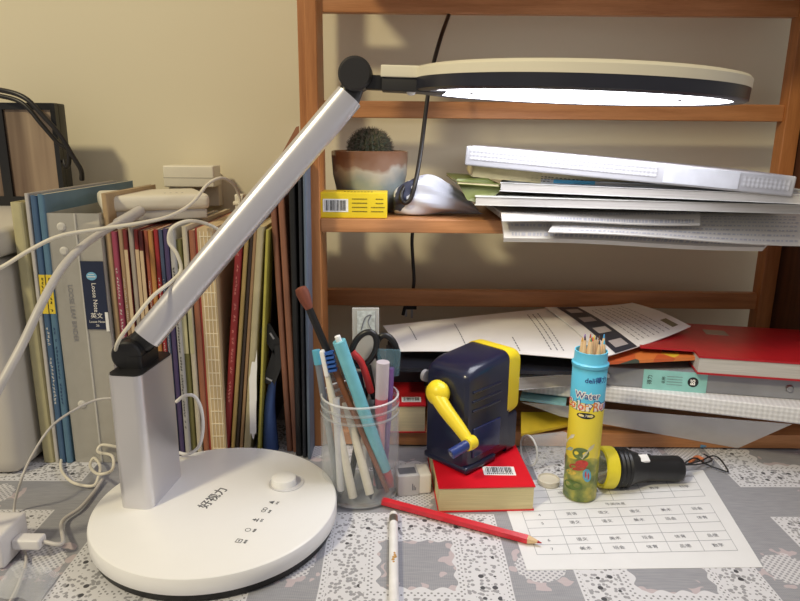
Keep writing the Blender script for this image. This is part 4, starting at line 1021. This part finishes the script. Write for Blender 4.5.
# ================================================================ SHARPENER, DICTIONARY, ERASER
dtz = .026
q0, q1 = G(438, 513, 0), G(534, 511, 0)
dl = (q1-q0).length
di = root('pocket_dictionary', frame((q0.x, q0.y, 0), q1-q0), 'small thick red book with a barcode lying flat under the pencil sharpener', 'book')
DR = mat('dictionary_red', (214, 20, 38), .38, var=.03)
dp = .105
boxes('cover', [(0, dl, 0, dp, dtz-.0012, dtz), (0, dl, 0, dp, .0003, .0014), (0, dl, dp-.0015, dp, .0014, dtz-.0012)], DR, di)
box('pages', (.001, dl-.001, .0012, dp-.0015, .0014, dtz-.0012), pages('pages_dictionary', (216, 206, 160), 'z', 1800, .3), di)
bcp = G(499, 471, dtz); bl_ = di.matrix_world.inverted() @ bcp
barcode(di, Matrix.Translation((bl_.x, bl_.y, dtz+.0001)) @ Matrix.Rotation(-.06, 4, 'Z'), .031, .017)

# sharpener: local x = along the body (crank end at -x), y = across, z up
s0, s1, sL = G(465, 475, dtz+.001), G(517, 447, dtz+.001), G(425, 463, dtz+.001)
axs = (s1-s0); bl2 = axs.length
perp = Vector((-axs.y, axs.x, 0)).normalized()
def to_px(p):
    q = CM.inverted() @ p; return 400 + FPX*q.x/-q.z
wl = .02
while to_px(s0+perp*wl) > 424 and wl < .075: wl += .0005
sL = s0+perp*wl
Msh = frame(s0, axs); 
sh = root('pencil_sharpener', Msh, 'navy and yellow crank pencil sharpener standing on the small red book', 'pencil sharpener')
NV = mat('navy_plastic', (22, 27, 54), .28, var=.12, coat=.3); YL = mat('yellow_plastic', (238, 212, 44), .35, var=.02)
H = P(462, 372, s0.y).z - dtz
H2 = P(500, 345, s1.y+.01).z - dtz
# lofted body: sections along local x
def loft(nm, secs, m, parent, n=10, smooth=True):
    """secs: (x, y0, y1, ztop, zbot, corner radius)"""
    V, F = [], []
    for x, y0, y1, zb_, zt, rc in secs:
        w_ = y1-y0; h_ = zt-zb_
        for a, b in rrect(w_, h_, rc, 5): V.append(Vector((x, (y0+y1)/2+a, (zb_+zt)/2+b)))
    k = len(V)//len(secs)
    for i in range(len(secs)-1):
        for j in range(k): F.append((i*k+j, i*k+(j+1) % k, (i+1)*k+(j+1) % k, (i+1)*k+j))
    F += [tuple(range(k))[::-1], tuple(range((len(secs)-1)*k, len(secs)*k))]
    return link(nm, V, F, m, parent, smooth=smooth)
W2 = wl
loft('body', [(0.000, .004, W2-.004, .004, H-.010, .006), (.003, .001, W2-.001, .001, H-.005, .008), (.015, 0, W2, .0, H, .009), (bl2*.40, 0, W2, .0, H*.55+H2*.45, .009), (bl2*.70, 0, W2, .0, H2-.0005, .009), (bl2*.78, .0, W2, 0, H2, .009)], NV, sh)
loft('rear_shell', [(bl2*.75, -.0004, W2+.0004, H*.38, H2+.0006, .0095), (bl2*.9, .0, W2, H*.38, H2, .010), (bl2*.985, .001, W2-.001, H*.39, H2-.003, .010), (bl2*1.0, .004, W2-.004, H*.41, H2-.007, .009)], YL, sh)
loft('lower_shell', [(bl2*.78, .0002, W2-.0002, .0, H*.40, .004), (bl2*.97, .001, W2-.001, .0, H*.40, .004)], NV, sh)
# front guide plate and base foot
box('foot', (-.001, bl2*.55, -.002, W2, 0, .007), NV, sh, .003)
box('drawer_panel', (.010, bl2*.62, -.0012, .001, .014, H*.42), mat('navy_window', (36, 44, 84), .15), sh, .001)
for q in range(3): box('grip_ridge', (.008, bl2*.6, -.001, .001, H*(.58+q*.09), H*(.58+q*.09)+.0025), NV, sh, .0008)
MI = Msh.inverted()
# crank on the -x face
hp = MI @ P(438, 394, (s0.y+sL.y)/2); 
# intersect the pivot ray with plane x=-0.006
def onface(px, py, xloc):
    o_ = MI @ Vector((0, 0, CZ)); d_ = (MI.to_3x3() @ ray(px, py)); return o_ + d_*((xloc-o_.x)/d_.x)
pv = onface(440, 392, -.005); pe = onface(470, 443, -.012)
lathe('crank_hub', [(0, -.004), (.0095, -.004), (.0125, .001), (.0125, .004), (.0105, .009), (.006, .0125), (0, .0138)], YL, sh, 28, Matrix.Translation((pv.x+.0, pv.y, pv.z)) @ Matrix.Rotation(-PI/2, 4, 'Y'))
lathe('chuck_ring', [(0, -.001), (.013, -.001), (.013, .002), (0, .002)], NV, sh, 28, Matrix.Translation((.003, pv.y+.001, pv.z+.002)) @ Matrix.Rotation(-PI/2, 4, 'Y'))
tube('crank_arm', [Vector((pv.x-.006, pv.y, pv.z)), pv.lerp(pe, .35)+Vector((-.005, .0005, 0)), pv.lerp(pe, .7)+Vector((-.002, 0, 0)), pe], .0055, YL, sh, 14, radii=(.0080, .0052))
lathe('crank_end', [(0, -.005), (.0062, -.005), (.0066, 0), (.0062, .005), (0, .006)], YL, sh, 22, Matrix.Translation(pe) @ Matrix.Rotation(-PI/2, 4, 'Y'))
pk_ = onface(451, 454, pe.x-.020)
tube('crank_knob', [pe+Vector((-.003, 0, 0)), pk_], .0048, mat('knob_blue', (34, 54, 120), .3), sh, 16, curve=False)
dK = (pk_-pe).normalized()
tube('knob_screw', [pk_+dK*.0001, pk_+dK*.0008], .0022, STL, sh, 12, curve=False)
lathe('pencil_inlet', [(0, 0), (.006, 0), (.006, .004), (0, .004)], mat('grey_clamp', (150, 150, 158), .4), sh, 20, Matrix.Translation((.004, W2+.001, H*.8)) @ Matrix.Rotation(-PI/2, 4, 'X'))

er = root('eraser', frame(G(398, 497, 0), G(433, 494, 0)-G(398, 497, 0)), 'white eraser with a grey paper sleeve beside the jar', 'eraser')
box('rubber', (.0005, .0335, .0005, .024, .0003, .0215), mat('eraser_white', (236, 234, 230), .6, var=.02), er, .0025)
box('sleeve', (.0, .0215, .0, .0245, 0, .022), mat('eraser_sleeve', (196, 196, 202), .45, var=.03), er, .0012)
boxes('sleeve_print', [(.002, .019, .004, .016, .0221, .0223)], mat('print_slate', (110, 112, 124), .5), er)
boxes('sleeve_print', [(.014+i*.0015, .0147+i*.0015, -.0003, 0, .006, .013-i*.002) for i in range(3)], mat('print_slate', (110, 112, 124), .5), er)

# ================================================================ PENCILS ON THE CLOTH
def hexpencil(name, a, b, r, label, segs, n=6, group=None):
    M = zframe(a, b); L = (Vector(b)-Vector(a)).length
    o = root(name, M, label, 'pencil', group)
    for t0, t1, r0, r1, m, pn in segs: lathe(pn, [(0, t0*L), (r0*r, t0*L), (r1*r, t1*L), (0, t1*L)], m, o, n, smooth=(n > 8))
    return o, L
WDP = wood('pencil_wood', (206, 172, 128), (226, 196, 152), 'z', 60)
RD = mat('red_lacquer', (206, 26, 42), .3, coat=.3)
hexpencil('red_pencil', G(383, 501, .0048)+Vector((0, 0, 0)), G(542, 543, .0040), .0043, 'red hexagonal pencil lying before the small red book', [(0, .92, 1, 1, RD, 'barrel'), (.92, .975, .98, .35, WDP, 'sharpened_cone'), (.975, 1, .35, .05, mat('red_lead', (170, 40, 50)), 'lead')])
a_, b_ = G(394, 640, .0042), G(393.5, 514, .0042)
WL = mat('white_lacquer', (238, 237, 238), .25, coat=.3)
o, L = hexpencil('white_pencil', a_, b_, .0039, 'white pencil with gold motif and eraser end pointing away on the cloth', [(0, .90, 1, 1, WL, 'barrel'), (.90, .965, 1.05, 1.05, mat('ferrule_tin', (176, 170, 160), .3, .9), 'ferrule'), (.965, 1, .95, .9, mat('eraser_white', (236, 234, 230), .6), 'eraser_tip')], n=20)
GD = mat('gold_print', (196, 150, 84), .4)
Mi = o.matrix_world.inverted()
gp = Mi @ G(394, 557, .008)
for dx_, dz_, s_ in ((.0, .0, .0016), (.0008, .003, .0013), (-.0008, -.003, .0014), (.0004, .0055, .0010), (-.0003, -.006, .001), (.0016, .001, .001)):
    an = math.atan2(gp.y, gp.x)+dx_*260
    c_ = Vector((.0040*math.cos(an), .0040*math.sin(an), gp.z+dz_)); 
    lathe('gold_motif', [(0, .0003), (s_*.8, .0002), (s_, -.0002)], GD, o, 12, Matrix.Translation(c_) @ Vector((math.cos(an), math.sin(an), 0)).to_track_quat('Z', 'Y').to_matrix().to_4x4())

# ================================================================ PENCIL TUBE
tR = .0160; tcn = G(583.5, 504, 0); tcx, tcy = tcn.x, tcn.y + tR
tH = P(590, 356, tcy-tR).z; tS = P(588, 368, tcy-tR).z
tu = root('pencil_tube', (tcx, tcy, .0006), 'blue and yellow cardboard tube of colouring pencils standing on the timetable', 'pencil tube')
t = NT('tube_artwork'); c = t.coord(); sp = t.n('ShaderNodeSeparateXYZ'); t.l(c, sp.inputs[0]); Z = sp.outputs[2]
BLU, YEL = lin((92, 188, 220)), lin((232, 212, 64))
zyb = P(585, 405, tcy-tR).z; zpic = P(582, 452, tcy-tR).z
edge = t.math('ADD', Z, t.math('MULTIPLY', t.noise(30, 1, vec=c), .008))
col = t.mix(t.math('GREATER_THAN', edge, zyb+.004), YEL, BLU)
nn = t.noise(70, 4, vec=c); rp = t.n('ShaderNodeValToRGB'); t.l(nn, rp.inputs[0]); e = rp.color_ramp.elements
e[0].position = .36; e[0].color = lin((84, 104, 48)); e[1].position = .66; e[1].color = lin((196, 184, 76)); q = e.new(.5); q.color = lin((132, 142, 62))
col = t.mix(t.math('LESS_THAN', t.math('ADD', Z, t.math('MULTIPLY', t.noise(45, 2, vec=c), .022)), zpic+.003), col, rp.outputs[0])
t.l(col, t.b.inputs['Base Color']); t.b.inputs['Roughness'].default_value = .35
lathe('tube_body', [(0, .0005), (tR-.0008, .0005), (tR, .0015), (tR, tS-.002), (tR-.0008, tS-.001), (tR-.002, tS)], t.m, tu, 56)
CYB = mat('tube_cyan', (96, 190, 222), .35, var=.02)
lathe('tube_collar', [(tR+.0007, tS-.003), (tR+.001, tS-.002), (tR+.001, tS), (tR-.0004, tS+.001), (tR-.0008, tS+.0015), (tR-.001, tH), (tR-.002, tH), (tR-.0022, .01)], CYB, tu, 56)
MT = lambda z, ang=0: Matrix.Rotation(ang, 4, 'Z') @ Matrix.Translation((0, -tR-.0001, z)) @ F_
fa = math.atan2(-tcx, tcy)*1.0   # turns the artwork to face the desk front
va = math.atan2(tcx, tcy)*-1
def onrad(px): # angle around the tube of a pixel column
    dx_ = (px-580-8)/17.0; return va + math.asin(max(-1, min(1, dx_)))
zt = lambda y: P(586, y, tcy-tR).z
text('tube_lettering', 'deli得力', .0066, mat('print_navy2', (34, 52, 130)), tu, MT(zt(382), onrad(596)), bend=tR, bold=.0001)
text('tube_lettering', 'Water', .0088, WI, tu, MT(zt(397.5), onrad(588)), bend=tR, bold=.0009)
text('tube_lettering', 'Water', .0088, mat('print_navy2', (34, 52, 130)), tu, MT(zt(397.5), onrad(588)) @ Matrix.Translation((0, 0, .0002)), bend=tR)
text('tube_lettering', 'Color Run', .0112, mat('print_navy2', (34, 52, 130)), tu, MT(zt(408), onrad(589)) @ Matrix.Translation((0, 0, -.0001)), bend=tR, bold=.0016)
text('tube_lettering', 'Color Run', .0112, WI, tu, MT(zt(408), onrad(589)) @ Matrix.Translation((0, 0, .00005)), bend=tR, bold=.0008)
for s_, off_, cc_ in (('C', -.0205, (216, 60, 50)), ('o', -.0142, (226, 120, 44)), ('l', -.0098, (90, 150, 70)), ('o', -.006, (220, 80, 60)), ('r', -.0012, (226, 140, 50)), ('F', .0075, (220, 120, 40)), ('u', .0135, (200, 60, 70)), ('n', .0195, (90, 110, 180))):
    if s_ == 'F': s_ = 'R'
    text('tube_lettering', s_, .0112, mat('print_%d_%d' % cc_[:2], cc_), tu, MT(zt(408), onrad(589)+off_/tR) @ Matrix.Translation((0, 0, .0003)), bend=tR)
def patch(nm, ang, z, wd, ht, m, rot_=0, off=.0003, shape='box', tp=0):
    V, F = [], []; n = 10
    pts = []
    if shape == 'pencil': pts = [(-wd/2, -ht/2), (wd*.3, -ht/2), (wd/2, 0), (wd*.3, ht/2), (-wd/2, ht/2)]
    else: pts = [(wd/2*math.cos(2*PI*k/20), ht/2*math.sin(2*PI*k/20)) for k in range(20)]
    cs, sn = math.cos(rot_), math.sin(rot_)
    for x, y in pts + [(0, 0)]:
        X_ = x*cs-y*sn; Y_ = x*sn+y*cs; a = ang+X_/tR
        V.append(((tR+off)*math.sin(a), -(tR+off)*math.cos(a), z+Y_))
    k = len(pts); F = [(i, (i+1) % k, k) for i in range(k)]
    return link(nm, V, F, m, tu)
patch('number_badge', onrad(588), zt(417), .017, .006, INK, shape='o')
text('tube_lettering', 'No.7013', .0036, WI, tu, MT(zt(417), onrad(588)) @ Matrix.Translation((0, 0, .0003)), bend=tR)
for px_, py_, cc_, ro in ((574, 444, (214, 214, 196), .75), (573, 456, (120, 170, 200), .5), (593, 452, (196, 190, 160), .9), (570, 470, (206, 120, 70), 1.1), (575, 478, (150, 160, 80), .9)):
    patch('pencil_picture', onrad(px_), zt(py_), .019, .0034, mat('art_%d_%d' % cc_[:2], cc_, .4), ro, .0004, 'pencil')
for px_, py_, cc_, w_, h_ in ((584, 469, (176, 70, 52), .017, .007), (588, 465, (190, 60, 50), .012, .008), (586, 455, (96, 116, 62), .016, .012), (578, 476, (214, 186, 80), .012, .005), (594, 476, (96, 166, 196), .008, .014), (594, 476, (200, 60, 60), .004, .010), (580, 488, (92, 116, 50), .020, .010)):
    patch('jungle_picture', onrad(px_), zt(py_), w_, h_, mat('jungle_%d_%d' % cc_[:2], cc_, .4, var=.3, scale=200), .2, .00025+w_*.005, 'o')
pens = [(-.0085, -.006, (40, 40, 46)), (-.001, -.004, (200, 60, 60)), (.004, -.009, (30, 50, 70)), (.010, -.004, (70, 170, 200)), (-.004, -.010, (60, 120, 80)), (.0, .006, (150, 60, 50)), (.008, .005, (90, 60, 46)), (-.008, .004, (200, 150, 60)), (.011, .001, (60, 140, 190)), (.004, .001, (60, 50, 60)), (-.004, .010, (120, 80, 160)), (.005, .011, (220, 190, 60))]
nmz = ['black', 'red', 'dark navy', 'light blue', 'green', 'brick red', 'brown', 'ochre', 'azure', 'charcoal', 'violet', 'yellow']
for i, (x, y, cc_) in enumerate(pens):
    hh_ = .172 + .003*math.sin(i*2.3); pr_ = .0030
    hh_ = P(590, 334+ (i % 4)*1.5, tcy).z
    o = root('colouring_pencil', (tcx+x, tcy+y, .003), 'colouring pencil with %s lead standing in the tube' % nmz[i], 'pencil', 'colouring pencils in the tube')
    lc_ = mat('lead_%s' % nmz[i].replace(' ', '_'), cc_, .5)
    lathe('barrel', [(0, 0), (pr_, 0), (pr_, hh_-.022), (0, hh_-.022)], lc_, o, 6, smooth=False)
    lathe('sharpened_cone', [(pr_, hh_-.022), (pr_*.98, hh_-.0215), (.001, hh_-.007)], WDP, o, 12)
    lathe('lead', [(.001, hh_-.007), (.0004, hh_-.0035), (0, hh_-.003)], lc_, o, 8)

# ================================================================ FLASHLIGHT
fa0, fa1 = G(602, 473, .020), G(686, 470, .0150)
fa0 = Vector((G(604, 497, 0).x, G(604, 497, 0).y+.021, .0212)); tl_ = G(683, 487, 0); fa1 = Vector((tl_.x, tl_.y+.013, .0135))
MF = zframe(fa0, fa1); FL = (fa1-fa0).length
fl = root('flashlight', MF, 'black flashlight with a yellow bezel lying beside the pencil tube', 'flashlight')
lathe('bezel', [(.0165, .001), (.0185, -.001), (.0205, 0), (.021, .004), (.021, .012), (.0195, .013), (.016, .006)], mat('bezel_yellow', (224, 208, 50), .4), fl, 40)
prof = []
for i in range(8): prof += [(.0192 if i % 2 else .0203, .0135+i*.0022)]
lathe('head', [(.0185, .013)] + prof + [(.017, .034), (.0145, .042), (.0135, .046)], BLACKP, fl, 40)
lathe('reflector', [(.0165, .0015), (.010, .012), (.004, .016), (0, .016)], mat('reflector_silver', (200, 198, 170), .15, .9), fl, 32)
lathe('lens', [(.0166, .0012), (0, .0008)], clear('lens_clear', (220, 224, 210), .12, .05), fl, 32)
lathe('barrel', [(.0135, .046), (.0128, .050), (.0128, FL-.010), (.0132, FL-.009), (.0132, FL-.002), (.012, FL), (0, FL)], BLACKP, fl, 40)
mi = MF.inverted(); swp = mi @ (fa0.lerp(fa1, .46)+Vector((0, -.007, .0125)))
rv = (MF.to_3x3().inverted() @ Vector((0, -.4, .9))).normalized()
o = box('switch', (-.0045, .0045, -.009, .009, -.001, .0022), mat('switch_white', (232, 232, 234), .4), fl, .001, M=Matrix.Translation(Vector((rv.x*.0135, rv.y*.0135, FL*.44))) @ rv.to_track_quat('Z', 'Y').to_matrix().to_4x4() @ Matrix.Rotation(PI/2 if 0 else 0, 4, 'Z'))
bl = []
def wpt(px, py, z): return mi @ G(px, py, z)
tube('wrist_cord', [mi @ (fa1+Vector((0, 0, .002))), wpt(694, 458, .012), wpt(706, 464, .004), wpt(722, 470, .003), wpt(728, 471, .003), wpt(720, 459, .003), wpt(712, 456, .005), wpt(700, 461, .008), mi @ (fa1+Vector((.002, 0, .004)))], .0008, BLACKP, fl)
tube('wrist_cord', [mi @ (fa1+Vector((0, 0, .004))), wpt(700, 464, .010), wpt(712, 460, .006), wpt(704, 454, .005)], .0008, BLACKP, fl)
tag(tube('orange_string', [G(690, 462, .003), G(697, 457, .004), G(704, 460, .003)], .002, mat('orange_cloth', (190, 110, 66), .6)), 'tiny orange tag lying by the cord of the flashlight', 'tag')

# clear cup lying and small round cap
cc0, cc1 = G(526, 472, .0), G(561, 467, 0)
A_ = Vector((G(530, 471, 0).x, G(530, 471, 0).y+.014, .0165)); B_ = Vector((G(566, 462, 0).x, G(566, 462, 0).y+.010, .0150))
MCu = zframe(A_, B_); CL = (B_-A_).length
cp = root('clear_cap', MCu, 'clear plastic tube lid lying on its side left of the pencil tube', 'lid')
lathe('lid_wall', [(.0165, 0), (.0165, .002), (.0158, .002), (.0150, CL), (.0140, CL+.001), (0, CL+.001)], clear('cup_clear', (222, 224, 226), .16, .08), cp, 40)
lathe('lid_rim', [(.0157, -.0003), (.0170, -.0003), (.0170, .0014), (.0157, .0014)], clear('cup_rim', (235, 236, 238), .5, .08), cp, 40)
rcp = root('round_cap', tuple(G(548.5, 482, .002)[:2])+(.0006,), 'small round translucent cap lying on the timetable edge', 'cap')
lathe('cap_shell', [(0, .001), (.0105, 0), (.0112, .001), (.0112, .0055), (.0098, .0062), (.0095, .0045), (0, .004)], clear('cap_milky', (232, 226, 210), .6, .2), rcp, 32)

# ================================================================ TIMETABLE
TL_, TR_, BR_, BL_ = G(497, 482, .0004), G(703, 470, .0004), G(763, 567, .0004), G(527, 570, .0004)
S = Sheet(BL_, BR_, TR_, TL_)
tt = root('timetable_sheet', BL_, 'white printed school timetable sheet lying under the pencil tube', 'paper')
def PL(o): o.matrix_parent_inverse = Matrix.Translation(-tt.location); return o
PL(S.build('sheet', mat('timetable_paper', (226, 227, 230), .7, var=.015), tt, nx=8, ny=6, th=.0003))
us = [.065+i*.145 for i in range(7)]; vs_ = [.14, .235, .32, .41, .50, .60, .685, .76, .85, .93]
rc = []
for v in vs_: rc.append((us[0], us[-1], v-.0022, v+.0022))
for i, u in enumerate(us):
    rc.append((u-.0012, u+.0012, vs_[0], vs_[5])); rc.append((u-.0012, u+.0012, vs_[6], vs_[-1]))
PL(S.strips('table_lines', rc, mat('print_line', (158, 160, 168), .7), tt, .0001))
subj = ['语文', '数学', '英语', '体育', '音乐', '美术', '科学', '语文', '品德', '数学', '班会', '书法']
ux = (S(1, .5)-S(0, .5)).normalized(); k = 0
for row, v in enumerate([.1875, .277, .455, .55, .72-.0, .805, .89]):
    for col_ in range(6):
        if row == 4: continue
        p = S(us[col_]+.0725, v, .0003); s_ = subj[(k*5+row) % len(subj)] if col_ else str(7-row); k += 1
        MM = frame(p - tt.location, ux)
        text('cell_text', s_, .0052, mat('print_mid', (120, 122, 132), .7), tt, MM, extrude=0)
text('cell_text', '午间休息', .005, mat('print_mid', (120, 122, 132), .7), tt, frame(S(.5, .64, .0003)-tt.location, ux), extrude=0)
text('cell_text', '课程表', .007, mat('print_mid', (120, 122, 132), .7), tt, frame(S(.45, .965, .0003)-tt.location, ux), extrude=0)

# ================================================================ fine pieces belong to the part they sit on
NEST = {'label_text': 'spine_label', 'label_emblem': 'spine_label', 'emblem_stripe': 'spine_label', 'label_lines': 'spine_label', 'price_sticker': 'spine_label',
        'barcode_bars': 'barcode_label', 'spine_lettering': 'cover', 'spine_band': 'cover', 'printed_lines': ('sheet', 'leaves'), 'table_lines': 'sheet', 'cell_text': 'sheet',
        'picture_column': 'sheet', 'picture_tile': 'sheet', 'oval_print': 'sheet', 'touch_icon': 'base', 'icon_caption': 'base', 'brand_lettering': 'base', 'dimmer_dial': 'base',
        'dimmer_knob': 'base', 'lower_hinge_ring': 'lower_hinge', 'ring_groove': 'head_shell', 'light_ring': 'head_shell', 'light_centre': 'head_shell', 'gold_motif': 'barrel',
        'sleeve_print': 'sleeve', 'carton_print': 'carton', 'tube_lettering': 'tube_body', 'number_badge': 'tube_body', 'pencil_picture': 'tube_body', 'jungle_picture': 'tube_body',
        'bristle_tuft': 'head', 'clip': 'barrel', 'clicker': 'barrel', 'knob_screw': 'crank_knob', 'grip_ridge': 'body', 'drawer_panel': 'body', 'switch': 'barrel', 'ruler_print': 'ruler_plate',
        'ruler_drawing': 'ruler_plate', 'seam': 'body', 'indicator_marks': 'body', 'binding_threads': 'page_block', 'spine_lattice': 'body', 'spine_pocket': 'body', 'glass_lip': 'glass', 'thread_ring': 'glass', 'spines': 'cactus_body',
        'lid_rim': 'lid_wall', 'cover_sticker': 'cover', 'cover_patch': 'cover', 'shell_lettering': 'shell', 'rivet': ('shell', 'body')}
bpy.context.view_layer.update()
for r in [o for o in C.objects if o.parent is None and o.type == 'EMPTY']:
    ch = list(r.children)
    for c in ch:
        p = NEST.get(c.name.split('.')[0])
        if not p: continue
        ps_ = (p,) if isinstance(p, str) else p
        for q in ch:
            if q.name.split('.')[0] in ps_ and q is not c:
                W0 = c.matrix_world.copy(); c.parent = q; c.matrix_parent_inverse = q.matrix_world.inverted() @ W0 @ c.matrix_basis.inverted(); break
